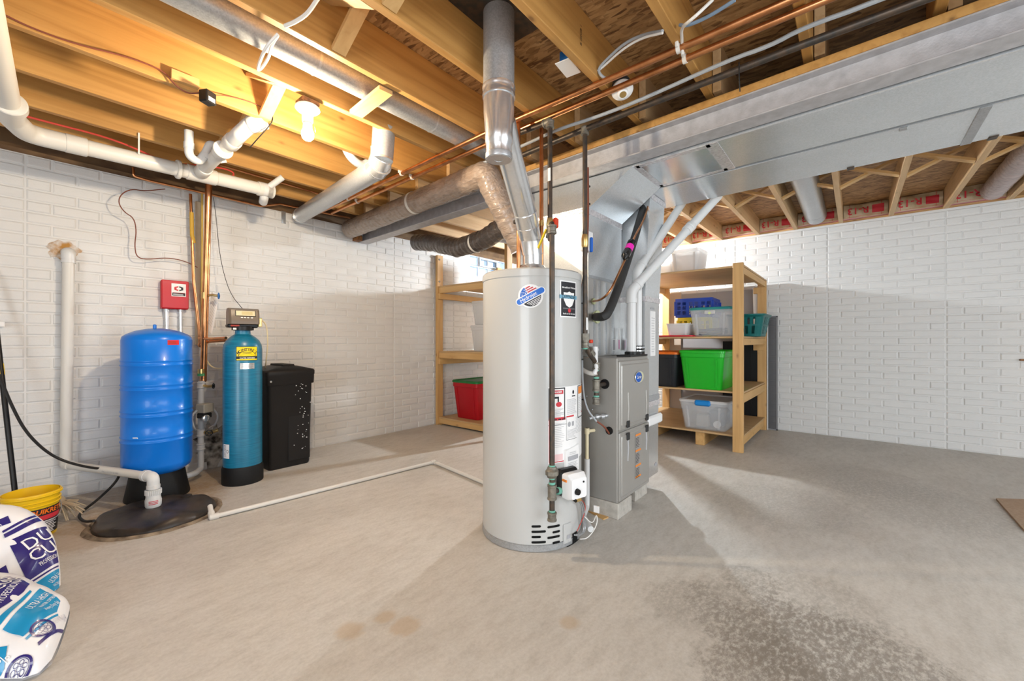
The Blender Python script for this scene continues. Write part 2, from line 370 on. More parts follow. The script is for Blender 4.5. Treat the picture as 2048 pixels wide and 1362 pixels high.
# --- wooden sill, rim board and nailers at the top of the walls
struct(M().box(-3.2, 6.1, YW+.03, YW+.17, ZL, ZL+.04), 'trim_1', mat('shaded_sill', (.13, .075, .04), .7, col2=(.20, .12, .06), sc=8))  # brown wood darkened to paint in the pipe's shade; rim board too
struct(M().box(-3.2, 6.1, YW+.14, YW+.18, ZL+.04, 2.6), 'trim_2', 'shaded_sill')
struct(M().box(XW+.03, XW+.17, -4.3, YW, ZR, ZR+.03), 'trim_3', 'pine_y')
struct(M().box(XW+.14, XW+.18, -4.3, YW, ZR+.03, 2.6), 'trim_4', 'pine_y')
# --- ceiling: flakeboard subfloor that carries joists, cross braces and blocks
ce = struct(M().box(-3.3, 6.1, -4.4, 4.4, ZS, ZS+.02), 'ceiling', 'osb')
YJ = [3.84, 3.425, 3.006, 2.60, 2.175, 1.78, 1.40, .98, .595, .18, -.23, -.63, -1.04, -1.44, -1.85, -2.25, -2.66, -3.06, -3.47, -3.87]
def linked(me, name, loc, parent):
    o = bpy.data.objects.new(name, me); COL.objects.link(o); o.parent = parent; o.location = loc; return o
jm = M().box(0, 5.55, -.038, 0, ZJ, ZS, .003).mesh('joist'); jm.materials.append(MATS['joist_pine'])
for y in YJ: linked(jm, 'joist', (-3.1, y, 0), ce)
jr = M(); x0, x1 = 2.26, 6.0
jr.add([(x0, 0, ZJ), (x1, 0, ZJ+.052), (x1, 0, ZS), (x0, 0, ZS), (x0, -.038, ZJ), (x1, -.038, ZJ+.052), (x1, -.038, ZS), (x0, -.038, ZS)],
       [(0, 1, 2, 3), (7, 6, 5, 4), (0, 4, 5, 1), (1, 5, 6, 2), (2, 6, 7, 3), (3, 7, 4, 0)])
jr = jr.mesh('joist_far', ang=20); jr.materials.append(MATS['joist_fir'])
for y in YJ: linked(jr, 'joist', (0, y-.042, 0), ce)
def bracing(x, ys, dz=0, m='pine_y', lo=ZJ+.012):
    for a, b in zip(ys, ys[1:]):           # a > b: the bay between two joists
        y1, y0 = a-.038, b
        for up in (0, 1):
            xx = x+(.035 if up else -.03)
            p0, p1 = (xx, y0, lo+dz), (xx, y1, ZS-.03)
            if up: p0, p1 = (xx, y1, lo+dz), (xx, y0, ZS-.03)
            M().bar(p0, p1, .062, .019).build('cross_brace', m, ce)
bracing(.88, YJ[1:5]); bracing(.88, YJ[5:12])   # the bay with the round duct has none
bracing(4.47, [y-.042 for y in YJ[4:16]], .035)
# blocks between joists seen at the top of the picture, and the lath that carries the round duct
a, b_ = W(712, 228, Z=ZJ-.008), W(772, 180, Z=ZJ-.008)
M().bar(a, b_, .072, .019).build('lath', 'pine_y', ce)
bl = W(372, 160, Y=2.555); M().box(bl.x-.06, bl.x+.05, 2.535, 2.562, bl.z-.025, bl.z+.02).build('block', 'pine_x', ce)
# knee of OSB seam / stamped mark on a joist
jx = W(1060, 178, Y=.935)
txt('B-GEGB 1', .022, plane((1.62, .9405, 2.43), (1, 0, 0), (0, 0, 1), .001), 'stamp', 'black_print', ce, rot=PI/2)
# --- window of glass block with a vent, high in the left wall
wi = bpy.data.objects.new('window_1', None); COL.objects.link(wi); wi.location = (4.5, YW, 1.985); wi['kind'] = 'structure'
mat('glass_block', (.62, .74, .88), .12, trans=.75, bmp=1.0, bsc=30); mat('vent_frame', (.40, .44, .48), .4); mat('mortar', (.75, .77, .80), .7)
def struct_part(b, n, m, p): return b.build(n, m, p)
nx, nz = 4, 2; bw, bh = .82/nx, .295/nz
fr = M()
for i in range(nx+1): fr.box(4.10+i*bw-.006, 4.10+i*bw+.006, YW+.04, YW+.12, 1.985, ZL)
for j in range(nz+1): fr.box(4.10, 4.92, YW+.041, YW+.119, 1.985+j*bh-.006, 1.985+j*bh+.006)
fr.build('joints', 'mortar', wi)
for i in range(nx):
    for j in range(nz):
        if j == 1 and i in (1, 2): continue
        M().box(4.10+i*bw+.007, 4.10+(i+1)*bw-.007, YW+.045, YW+.115, 1.985+j*bh+.007, 1.985+(j+1)*bh-.007, .008).build('glass_block', 'glass_block', wi)
vx0, vx1, vz0, vz1 = 4.10+bw+.008, 4.10+3*bw-.008, 1.985+bh+.008, ZL-.008
vf = M(); t_ = .026
vf.box(vx0, vx1, YW+.02, YW+.10, vz0, vz0+t_).box(vx0, vx1, YW+.02, YW+.10, vz1-t_, vz1).box(vx0, vx0+t_, YW+.02, YW+.10, vz0+t_, vz1-t_).box(vx1-t_, vx1, YW+.02, YW+.10, vz0+t_, vz1-t_)
vo = vf.build('vent_frame', 'vent_frame', wi)
mat('pane', (.9, .95, 1), .05, trans=1)
M().box(vx0+t_, vx1-t_, YW+.055, YW+.060, vz0+t_, vz1-t_).build('pane', 'pane', vo)
# ================================================================== steel beam, trunks
def shear(p): return Vector((p.x+.044*p.y, p.y, p.z))
sb = thing('steel_beam', 'grey painted steel beam under the joists, with a board on top', 'beam', (2.3, 1.3, 2.13))
M(shear).box(2.275, 2.287, -3.9, 4.2, 2.138, 2.242).build('web', 'beam_paint', sb)
M(shear).box(2.225, 2.338, -3.9, 4.2, 2.13, 2.138, .002).build('bottom_flange', 'beam_paint', sb)
M(shear).box(2.225, 2.338, -3.9, 4.2, 2.242, 2.25, .002).build('top_flange', 'beam_paint', sb)
M(shear).box(2.222, 2.335, -3.9, 4.13, 2.25, 2.288, .002).build('nailer_board', 'joist_pine', sb)
M(shear).box(2.155, 2.222, 4.06, 4.15, 2.135, 2.19).box(2.16, 2.215, 4.07, 4.15, 2.19, 2.235).build('bearing_shim', mat('rusty_wood', (.35, .15, .05), .7, col2=(.12, .06, .03), sc=30), sb)
# two sheet-metal trunks side by side
ZD = 2.12
t1 = thing('supply_duct', 'wide galvanized trunk duct beside the steel beam, foil-taped above the plenum', 'duct', (2.57, .6, ZD))
M(shear).box(2.352, 2.780, -3.5, 1.93, ZD, 2.315, .004).build('duct_body', 'duct_metal', t1)
tp = M(shear)
for x0_, x1_, y0_, y1_ in ((2.354, 2.786, 1.0, 1.06), (2.354, 2.786, .56, .62), (2.354, 2.39, .6, 1.02), (2.75, 2.786, .6, 1.02)):
    tp.box(x0_, x1_, y0_, y1_, ZD-.0025, ZD+.001)
tp.build('foil_tape', 'tape', t1)
M(shear).box(2.388, 2.752, .625, .995, ZD-.002, ZD+.001).build('access_panel', 'galv_bright', t1)
t2 = thing('return_duct', 'galvanized trunk duct farther from the steel beam, crossed by one flat drive cleat', 'duct', (3.04, .6, ZD))
M(shear).box(2.812, 3.27, -3.5, 1.60, ZD, 2.315, .004).build('duct_body', 'duct_metal', t2)
M(shear).box(2.811, 3.269, -.475, -.435, ZD-.006, ZD+.004, .002).build('drive_cleat', 'galv_dull', t2)
M(shear).box(2.811, 2.84, -.20, -.17, ZD-.007, ZD+.001, .002).build('clip', 'galv_dull', t2)
for y in (.02, -.55): M(shear).box(3.235, 3.285, y-.018, y+.018, ZD-.006, ZD+.03, .003).build('hanger_tab', 'black_iron', t2)
# ================================================================== water heater
HC = (1.902, 1.424); HR = .279; HT = 1.44
wh = thing('water_heater', 'tall pale grey cylindrical gas water heater with stickers and a gas valve', 'water heater', (HC[0], HC[1], 0))
M().lathe([(HR-.004, 0), (HR+.003, .004), (HR+.003, .034), (HR-.003, .036)], HC+(0,), seg=64).build('base_ring', 'galv_dull', wh)
M().lathe([(HR-.003, .034), (HR, .038), (HR, HT-.05), (HR-.0015, HT-.048), (HR-.0015, HT-.045), (HR, HT-.043)], HC+(0,), seg=72, cap=(False, False)).build('body', 'enamel', wh)
M().lathe([(HR, HT-.044), (HR+.0025, HT-.042), (HR+.0025, HT-.008), (HR-.006, HT), (.1, HT+.004)], HC+(0,), seg=64).build('top_cap', 'enamel', wh)
M().lathe([(.10, HT+.003), (.095, HT+.02), (.072, HT+.055), (.066, HT+.058)], HC+(0,), seg=32).build('draft_hood', 'galv_bright', wh)
A0 = math.atan2(-HC[1], -HC[0])            # the side that faces the camera
def on(px, py, lift=.0012):                # a map centred where the sight line meets the tank
    a, z = Wc(px, py, HC, HR); return cylmap(HC, HR, a, z, lift)
for i in range(5):
    for xa, xb in (((1063, 1082), (1095, 1120))[0:2] if i % 2 == 0 else ((1063, 1092), (1105, 1120))):
        y = 1052+i*10.6
        a, z = Wc((xa+xb)/2, y, HC, HR); a1, _ = Wc(xa, y, HC, HR); a2, _ = Wc(xb, y, HC, HR); L = (a2-a1)*HR
        ring = [(sx*(L/2-.006)+.006*math.cos(t), .006*math.sin(t)) for sx, t0 in ((1, -PI/2), (-1, PI/2)) for t in [t0+PI*k/6 for k in range(7)]]
        q = M(); poly(q, cylmap(HC, HR, a, z-.002, .0012), ring); q.build('vent_slot', 'void', wh, fix=False)
# access door and the open burner port
f = on(1134, 1064, .003); q = M(); patch(q, f, -.028, .03, -.055, .045, 6, 2); q.build('access_door', 'enamel', wh)
f = on(1146, 1085, .004); q = M(); patch(q, f, -.055, .055, -.04, .0, 6, 2); patch(q, f, -.01, .04, .0, .05, 4, 2); q.build('burner_port', 'void', wh)
f = on(1136, 1072, .005); q = M(); patch(q, f, -.012, .012, -.012, .008, 2, 1); q.build('sight_glass', 'grey_print', wh)
# stickers
f = on(1061, 592); st = M(); rot = math.radians(28)
disc(st, f, 0, 0, .064, .060, 28); disc(st, f, -.052, -.028, .024, .021); disc(st, f, .052, .028, .024, .021)
cs, sn = math.cos(rot), math.sin(rot)
rp = lambda pts: [(x*cs-y*sn, x*sn+y*cs) for x, y in pts]
poly(st, f, rp([(-.058, -.023), (.058, -.023), (.058, .023), (-.058, .023)]))
lg = st.build('round_sticker', 'white_plastic', wh, fix=False)
f = on(1061, 592, .0018)
q = M(); poly(q, f, rp([(-.064+.014*math.cos(PI/2+PI*k/8), .014*math.sin(PI/2+PI*k/8)) for k in range(9)]+[(.064+.014*math.cos(-PI/2+PI*k/8), .014*math.sin(-PI/2+PI*k/8)) for k in range(9)]))
q.build('banner', mat('sticker_blue', (.03, .16, .60), .35), lg, fix=False)
def dome(t0, t1, r, base):
    return rp([(r*math.cos(t0+(t1-t0)*k/10), r*math.sin(t0+(t1-t0)*k/10)) for k in range(11)]) if base is None else None
q = M(); poly(q, f, rp([(-.047, .019), (-.008, .019), (-.008, .051)]+[(.053*math.cos(t), .053*math.sin(t)) for t in [PI*(.55+.33*k/6) for k in range(7)]])); q.build('flag_field', 'blue_print', lg, fix=False)
q = M()
for j in range(3): poly(q, f, rp([(-.005, .020+j*.011), (.046-j*.012, .020+j*.011), (.043-j*.012, .026+j*.011), (-.005, .026+j*.011)]))
q.build('flag_stripe', 'red_print', lg, fix=False)
q = M()
for x, y in ((-.035, .024), (-.022, .03), (-.03, .035), (-.014, .041), (-.016, .024)): disc(q, lambda a, b: on(1061, 592, .0022)(a, b), *rp([(x, y)])[0], .0028, .0028, 6)
q.build('flag_star', 'white_paper', lg, fix=False)
q = M(); poly(q, f, rp([(.053*math.cos(t), .053*math.sin(t)) for t in [-PI*(.12+.76*k/14) for k in range(15)]])); q.build('dome', 'black_print', lg, fix=False)
q = M()
for j in range(4): poly(q, lambda a, b: on(1061, 592, .0022)(a, b), rp([(-.036+j*.007, -.025-j*.0068), (.044-j*.005, -.025-j*.0068), (.042-j*.005, -.028-j*.0068), (-.034+j*.007, -.028-j*.0068)]))
q.build('dome_line', 'white_paper', lg, fix=False)
txt('Hydrojet', .027, on(1061, 592, .0024), 'lettering', 'white_paper', lg, rot=rot, sx=.95, fat=.012, x=-.012*cs, y=-.012*sn)
txt('Patriot', .012, on(1061, 592, .0026), 'lettering', 'white_paper', lg, rot=rot, x=.004*cs-.03*sn, y=.004*sn+.03*cs)
a1, z1 = Wc(1119, 560, HC, HR); a2, z2 = Wc(1152, 636, HC, HR); fl = cylmap(HC, HR, (a1+a2)/2, (z1+z2)/2, .0012); hw, hh = (a2-a1)*HR/2, (z1-z2)/2
q = M(); patch(q, fl, -hw, hw, -hh, hh, 10, 1); dl = q.build('defender_plate', 'white_plastic', wh, fix=False)
fl = cylmap(HC, HR, (a1+a2)/2, (z1+z2)/2, .0018); q = M(); patch(q, fl, -hw*.86, hw*.86, -hh*.93, hh*.93, 10, 1); q.build('dark_field', 'black_print', dl, fix=False); dl.name = 'shield_plate'
fl2 = cylmap(HC, HR, (a1+a2)/2, (z1+z2)/2, .0024); q = M()
poly(q, fl2, [(0, hh*.42), (hw*.25, hh*.35), (hw*.62, hh*.36), (hw*.6, -hh*.05), (hw*.35, -hh*.35), (0, -hh*.46), (-hw*.35, -hh*.35), (-hw*.6, -hh*.05), (-hw*.62, hh*.36), (-hw*.25, hh*.35)]); q.build('shield', 'white_paper', dl, fix=False)
fl3 = cylmap(HC, HR, (a1+a2)/2, (z1+z2)/2, .003); q = M(); patch(q, fl3, -hw*1.02, hw*1.02, hh*.02, hh*.22, 10, 1); q.build('banner', mat('steel_blue', (.16, .38, .52), .4), dl, fix=False)
fl4 = cylmap(HC, HR, (a1+a2)/2, (z1+z2)/2, .0036); txt('DEFENDER', .025, fl4, 'lettering', 'black_print', dl, sx=hw/.075, fat=.01, y=hh*.12)
txt('Bradford White', .012, fl4, 'lettering', 'white_paper', dl, sx=hw/.05, fat=.02, y=hh*.62); txt('Built to be the best', .0105, fl4, 'lettering', 'white_paper', dl, sx=hw/.058, fat=.02, y=-hh*.80)
q = M(); disc(q, fl3, 0, -hh*.62, .011, .011, 16); q.build('seal', 'red_print', dl, fix=False)
q = M(); patch(q, fl3, -hw*.7, hw*.7, -hh*.50, -hh*.49, 4, 1); patch(q, fl3, -hw*.7, hw*.7, -hh*.54, -hh*.53, 4, 1); q.build('rule', 'grey_print', dl, fix=False)
# the big warning sheet, wrapped around the tank
aL, zT = Wc(1096, 775, HC, HR); aR, _ = Wc(1161, 765, HC, HR); _, zB = Wc(1100, 928, HC, HR); aR += .12
fs = lambda lift=.001: cylmap(HC, HR, aL, zB, lift); w_, h_ = (aR-aL)*HR, zT-zB
q = M(); patch(q, fs(), 0, w_, 0, h_, 18, 2); ws = q.build('warning_sheet', 'white_paper', wh, fix=False)
def fy(p): return h_*p
q = M(); b0, b1, c0, c1 = .002, w_*.33, fy(.41)+.06, h_-.004
patch(q, fs(.0016), b0, b1, c0, c0+.006, 5, 1); patch(q, fs(.0016), b0, b1, c1-.006, c1, 5, 1); patch(q, fs(.0016), b0, b0+.006, c0, c1, 1, 1); patch(q, fs(.0016), b1-.006, b1, c0, c1, 1, 1)
patch(q, fs(.0016), w_*.70, w_*.99, c0-.01, c0-.004, 4, 1); patch(q, fs(.0016), w_*.70, w_*.72, c0-.01, c1, 1, 1); patch(q, fs(.0016), w_*.70, w_*.99, c1-.004, c1, 4, 1)
q.build('panel_border', 'black_print', ws, fix=False)
q = M(); patch(q, fs(.0016), b0+.012, b1-.012, c1-.032, c1-.013, 4, 1); patch(q, fs(.0016), .004, w_*.34, fy(.56), fy(.60), 4, 1); patch(q, fs(.0016), w_*.36, w_*.56, fy(.585), fy(.605), 3, 1)
disc(q, fs(.0017), b0+(b1-b0)*.6, c1-.085, .018, .013, 12); patch(q, fs(.0016), .004, w_*.30, .004, .009, 3, 1); patch(q, fs(.0016), .004, .007, .004, fy(.58), 1, 1); patch(q, fs(.0016), w_*.9, w_*.97, fy(.60), fy(.615), 1, 1)
q.build('red_band', 'red_print', ws, fix=False)
q = M(); patch(q, fs(.0016), .008, w_*.28, .012, .045, 3, 1); q.build('pink_band', mat('pink_print', (.80, .55, .55), .5), ws, fix=False)
q = M(); patch(q, fs(.0018), w_*.73, w_*.98, c1-.045, c1-.006, 4, 1); q.build('orange_band', 'orange_print', ws, fix=False)
q = M(); patch(q, fs(.002), b0+(b1-b0)*.35, b0+(b1-b0)*.6, c1-.055, c1-.045, 1, 1); patch(q, fs(.002), b0+(b1-b0)*.52, b0+(b1-b0)*.6, c1-.072, c1-.05, 1, 1)
patch(q, fs(.0018), w_*.50, w_*.60, h_*.855, h_*.87, 2, 1); disc(q, fs(.0018), w_*.54, h_*.915, .008, .011, 10); patch(q, fs(.0018), 0, w_*.36, fy(.50), fy(.505), 4, 1); patch(q, fs(.0018), w_*.36, w_*.365, fy(.28), fy(.6), 1, 1)
patch(q, fs(.0018), w_*.36, w_*.66, fy(.28), fy(.285), 3, 1)
q.build('pictogram', 'black_print', ws, fix=False)
q = M(); lines(q, fs(.0018), b0+.014, b1-.012, c0+.015, c1-.105, 9); lines(q, fs(.0018), w_*.37, w_*.66, fy(.62), fy(.83), 16); lines(q, fs(.0018), w_*.38, w_*.64, fy(.30), fy(.42), 8); lines(q, fs(.0018), w_*.62, w_*.95, fy(.34), fy(.57), 12)
lines(q, fs(.0018), .012, w_*.32, fy(.2), fy(.53), 14); lines(q, fs(.0018), .012, w_*.32, fy(.63), fy(.67), 3); lines(q, fs(.0018), w_*.74, w_*.97, c0+.01, c1-.06, 10)
disc(q, fs(.0018), w_*.43, fy(.49), .012, .014, 12); patch(q, fs(.0018), w_*.5, w_*.56, fy(.46), fy(.52), 1, 1)
q.build('small_print', 'grey_print', ws, fix=False)
txt('DANGER', .014, fs(.0022), 'lettering', 'white_paper', ws, x=(b0+b1)/2, y=c1-.0225, fat=.02)
# manual in a clear pouch
a, z = Wc(1143, 930, HC, HR); fp = lambda l: cylmap(HC, HR+.012, a, z, l)
q = M(); q.loft([[cylmap(HC, HR, a, z, .001)(x, y) for x, y in ((-.055, -.10), (.065, -.10), (.06, .105), (-.06, .09))], [fp(0)(x, y) for x, y in ((-.05, -.10), (.06, -.10), (.055, .10), (-.055, .085))]])
mp = q.build('manual_pouch', 'white_paper', wh, ang=20)
q = M(); patch(q, fp(.001), -.04, .045, .03, .052, 4, 1); q.build('title_bar', 'grey_print', mp, fix=False)
q = M(); lines(q, fp(.001), -.042, .045, -.09, .022, 14); lines(q, fp(.001), -.03, .03, .058, .075, 2); q.build('small_print', 'grey_print', mp, fix=False)
# gas control valve
va, vz = math.radians(254), .335
vd = Vector((math.cos(va), math.sin(va), 0)); vt = Vector((-math.sin(va), math.cos(va), 0)); vc = Vector((HC[0], HC[1], vz))+vd*(HR+.02)
loc = lambda p: vc+vt*p.x+vd*p.y+Vector((0, 0, p.z))
gv = M(loc).box(-.062, .055, -.02, .028, -.05, .085, .012).build('gas_valve', 'black_plastic', wh)
q = M(loc); q.loft([[Vector((x, .02, y)) for x, y in [(a+.004, b+.008) for a, b in rrect(.118, .128, .012)]], [Vector((x, .062, y)) for x, y in [(a+.004, b+.008) for a, b in rrect(.118, .128, .012)]],
   [Vector((x, .085, y)) for x, y in [(a+.004, b+.002) for a, b in rrect(.10, .10, .012)]]]); q.build('valve_cover', 'white_plastic', gv)
M(loc).cyl((-.012, .08, -.012), (-.012, .098, -.012), .017, .014, 20).build('knob', 'black_plastic', gv)
M(loc).cyl((-.022, .075, -.052), (-.022, .09, -.055), .008, seg=12).cyl((.032, .082, .03), (.032, .088, .03), .005, seg=10).build('button', 'black_plastic', gv)
M(loc).box(.02, .055, .0, .05, -.085, -.05, .004).build('manifold', 'brass', gv)
M(loc).box(-.061, -.055, .03, .06, .035, .045).build('valve_label', 'orange_print', gv)
# burner tubes and ignition leads
pp = loc(Vector((-.012, .03, -.055)))
def lead(pts, r, m, nm='lead'): M().tube(pts, r, smooth=3, seg=8).build(nm, m, wh)
bp = [on(x, y, .03)(0, 0) for x, y in ((1152, 1000), (1156, 1030), (1158, 1058), (1150, 1068), (1140, 1066))]
lead([pp]+bp, .0045, 'galv_dull', 'burner_tube'); lead([pp+vt*.02]+[p+vt*.012 for p in bp], .003, 'galv_dull', 'burner_tube')
lead([pp+vt*.035]+[on(x, y, .035)(0, 0) for x, y in ((1160, 1005), (1155, 1030), (1150, 1042), (1143, 1058))], .002, 'wire_red')
e1 = [on(1155, 1030, .04)(0, 0), on(1160, 1045, .07)(0, 0), Vector((2.02, 1.075, .14)), Vector((2.00, 1.06, .085)), on(1158, 1073, .05)(0, 0), on(1150, 1075, .03)(0, 0)]
lead(e1, .0028, 'wire_white'); M().box(1.985, 1.992, 1.045, 1.075, .155, .19).build('lead_tag', 'white_paper', wh)
# ------------------------------------------------------------------ gas line to the heater
mat('iron_fitting', (.16, .145, .12), .5, .5, col2=(.24, .22, .18), sc=40)
def fitting(t, c, ax, r=.021, h=.045, seg=14, m='iron_fitting'):
    c = Vector(c); ax = Vector(ax).normalized(); p = c-ax*h/2
    b = M(); b.lathe([(r*.9, 0), (r*1.12, .002), (r*1.12, .01), (r, .013), (r, h-.013), (r*1.12, h-.01), (r*1.12, h-.002), (r*.9, h)], p, ax, seg); b.build('fitting', m, t)
gx, gy = 1.887, 1.289; nx_, ny_ = 1.698, 1.148
gp = thing('gas_pipe', 'black iron gas pipe in front of the water heater, red valve handle above', 'pipe', (nx_, ny_, .188))
M().tube([(gx-.01, gy+.235, 2.27), (gx, gy, 2.27), (gx, gy, 1.64), (gx-.03, gy-.02, 1.615), (nx_+.03, ny_+.03, 1.62), (nx_, ny_, 1.655), (nx_, ny_, 1.60), (nx_, ny_, .20)], .0135, bend=.03, seg=14).build('iron_pipe', 'black_iron', gp)
for c, ax in (((gx, gy, 2.255), (0, 0, 1)), ((gx, gy+.02, 2.27), (0, 1, 0)), ((gx, gy, 1.655), (0, 0, 1)), ((nx_, ny_, 1.615), (0, 0, 1)), ((nx_, ny_, .205), (0, 0, 1))): fitting(gp, c, ax)
fitting(gp, (nx_, ny_, .325), (0, 0, 1), .021, .075)
M().lathe([(.0135, -.012), (.024, -.008), (.026, .0), (.033, .006), (.033, .026), (.026, .032), (.022, .045), (.0135, .048)], (nx_, ny_, .405), (0, 0, 1), 8).build('union', 'iron_fitting', gp)
q = M()
for z in (.446, .388, .362, .288, .224, .222): q.lathe([(.0142, 0), (.0165, .003), (.0165, .009), (.0142, .012)], (nx_, ny_, z), (0, 0, 1), 12)
q.build('pipe_sealant', 'dope', gp)
vin = loc(Vector((-.062, .012, -.018)))
M().tube([(nx_, ny_, .325), (nx_+.03, ny_-.005, .325), vin], .0125, bend=.02).build('branch_pipe', 'black_iron', gp)
M().lathe([(.018, 0), (.018, .02)], vin-(vin-Vector((nx_, ny_, .325))).normalized()*.02, (vin-Vector((nx_, ny_, .325)))).build('branch_sealant', 'dope', gp)
M().lathe([(.014, 0), (.019, .01), (.02, .05), (.015, .075)], (gx, gy, 1.665), (0, 0, 1), 12).build('shutoff_valve', 'brass', gp)
q = M(); q.box(gx+.015, gx+.045, gy-.03, gy-.005, 1.69, 1.745, .006); q.cyl((gx, gy, 1.715), (gx+.03, gy-.02, 1.715), .009); q.build('red_handle', mat('handle_red', (.60, .05, .02), .4), gp)
q = M(); q.box(gx-.016, gx-.0135, gy-.013, gy+.004, 1.94, 2.01); q.build('pipe_label', 'white_paper', gp)
q = M(); q.bar((nx_-.005, ny_+.03, 1.62), (nx_-.02, ny_+.07, 1.53), .02, .006); q.build('yellow_tag', 'yellow', gp)
# ------------------------------------------------------------------ vent pipe
bx, by = 1.404, 1.237
vp = thing('vent_pipe', 'galvanized flue pipe with a wye, rising from the water heater through the subfloor', 'flue', (HC[0], HC[1], 1.49))
M().lathe([(.070, 0), (.070, .385), (.0705, .39)], (bx, by, 2.17), seg=40).build('upper_pipe', 'galv_dull', vp)
M().lathe([(.074, 0), (.0745, .012), (.072, .016), (.072, .035), (.0745, .04), (.074, .05)], (bx, by, 2.16), seg=40).build('collar', 'galv_bright', vp)
M().lathe([(.058, 0), (.058, .055), (.062, .062), (.062, .11), (.069, .20), (.069, .275)], (bx, by, 1.895), seg=40).build('wye_body', 'galv_bright', vp)
M().lathe([(.060, 0), (.061, .004), (.061, .022), (.059, .024)], (bx, by, 1.885), seg=40).lathe([(.057, .0015), (.055, -.001), (.02, -.001), (.018, .003)], (bx, by, 1.884), seg=40).build('clean_out_cap', 'galv', vp)
M().box(bx-.19, bx+.19, by-.19, by+.18, 2.547, 2.556).build('ceiling_plate', 'black_iron', vp)
P0, P1, P2, P3 = Vector((1.44, 1.255, 2.07)), Vector((1.80, 1.39, 1.755)), Vector((1.875, 1.415, 1.64)), Vector((HC[0], HC[1], 1.49))
M().tube([P0, Vector((1.52, 1.285, 2.0))], .062, seg=32, rf=lambda i, L: .069-.008*min(1, L*8)).build('wye_branch', 'galv_bright', vp)
d01 = (P1-P0).normalized()
M().cyl(P0+d01*.06, P1, .061, seg=36).build('sloping_pipe', 'galv_bright', vp)
el = M()
for a, b in ((P1-d01*.02, P1+Vector((.035, .012, -.05))), (P1+Vector((.035, .012, -.05)), P2), (P2, P2+Vector((.018, .006, -.07)))):
    d = (b-a).normalized(); el.lathe([(.062, 0), (.0645, .005), (.063, .012), (.063, (b-a).length+.008)], a, d, 32)
el.build('elbow', 'galv_bright', vp)
M().lathe([(.0615, 0), (.0615, .07), (.064, .075), (.064, .08), (.0615, .085)], (HC[0], HC[1], 1.485), seg=36).build('connector', 'galv_bright', vp)
# ------------------------------------------------------------------ furnace on blocks
fx0, fx1, fy0, fy1, fz0, fz1 = 2.31, 2.783, 1.094, 1.83, .095, .965
mat('furnace_grey', (.30, .285, .262), .42, .25, col2=(.335, .32, .295), sc=3); mat('furnace_door', (.36, .345, .32), .38, .3)
fu = thing('furnace', 'grey gas furnace cabinet with two doors standing on concrete blocks', 'furnace', ((fx0+fx1)/2, (fy0+fy1)/2, fz0))
M().box(fx0, fx1, fy0, fy1, fz0, fz1, .004).build('cabinet', 'furnace_grey', fu)
def door(z0, z1, nm):
    b = M(); ring = lambda w_, h_, y, r: [Vector(((fx0+fx1)/2+x, y, (z0+z1)/2+z)) for x, z in rrect(w_, h_, r, 3)]
    W_, H_ = fx1-fx0-.014, z1-z0
    b.loft([ring(W_, H_, fy0+.001, .004), ring(W_, H_, fy0-.010, .006), ring(W_-.008, H_-.008, fy0-.013, .006), ring(W_-.04, H_-.04, fy0-.013, .012), ring(W_-.052, H_-.052, fy0-.018, .012)])
    return b.build(nm, 'furnace_door', fu, ang=25)
d1 = door(.53, .945, 'upper_door'); d2 = door(.105, .515, 'lower_door')
def rib(x, z0, z1, p, m='furnace_door'): M().tube([(x, fy0-.017, z0), (x, fy0-.021, (z0+z1)/2), (x, fy0-.017, z1)], .005, seg=8).build('rib', m, p)
rib(2.425, .56, .75, d1); rib(2.71, .56, .74, d1)
rib(2.42, .33, .49, d2, 'pvc_grey'); rib(2.71, .34, .48, d2, 'pvc_grey')
for x in (2.40, 2.70):
    M().box(x, x+.038, fy0-.026, fy0-.017, .535, .578, .004).build('latch', 'black_rough', d1); M().box(x, x+.038, fy0-.026, fy0-.017, .458, .505, .004).build('latch', 'black_rough', d2)
fd = plane((2.585, fy0-.0185, .835), (1, 0, 0), (0, 0, 1), 0)
ff = lambda l: plane((2.585, fy0-.0185, .835), (1, 0, 0), (0, 0, 1), l)
bg = M(); ringo = lambda s_, l, ox=0, rx=.062, ry=.036: [ff(l)(ox+rx*s_*math.cos(2*PI*k/28), ry*s_*math.sin(2*PI*k/28)) for k in range(28)]
bg.loft([ringo(1, 0, .012), ringo(1, .004, .012), ringo(.9, .006, .012)]); bad = bg.build('badge', mat('badge_cream', (.62, .60, .42), .35), d1, ang=60)
bg = M(); bg.loft([ringo(1, .004, -.012, .050, .033), ringo(.95, .0075, -.012, .050, .033)]); bo = bg.build('blue_oval', mat('badge_blue', (.02, .10, .42), .3), d1, ang=60)
bg = M(); bg.loft([ringo(1, .0035, -.012, .053, .036), ringo(.97, .0062, -.012, .053, .036)]); bg.build('oval_rim', 'galv_bright', d1, ang=60)
txt('Carrier', .028, ff(.0085), 'lettering', 'white_paper', d1, sx=.85, fat=.012, x=-.012, shear=.25)
fw = lambda l: plane((2.575, fy0-.0185, .32), (1, 0, 0), (0, 0, 1), l)
q = M(); patch(q, fw(.001), -.045, .045, -.13, .155, 1, 1); wlb = q.build('warning_label', mat('label_grey', (.30, .28, .26), .5), d2, fix=False)
q = M()
for y in (.145, .045, -.05, -.122): patch(q, fw(.0016), -.043, .043, y-.006, y+.006, 1, 1)
q.build('orange_band', 'orange_print', wlb, fix=False)
q = M()
for y in (.13, .03, -.065): lines(q, fw(.0016), -.038, .02, y-.065, y, 7, .0035, 1)
q.build('small_print', 'black_print', wlb, fix=False)
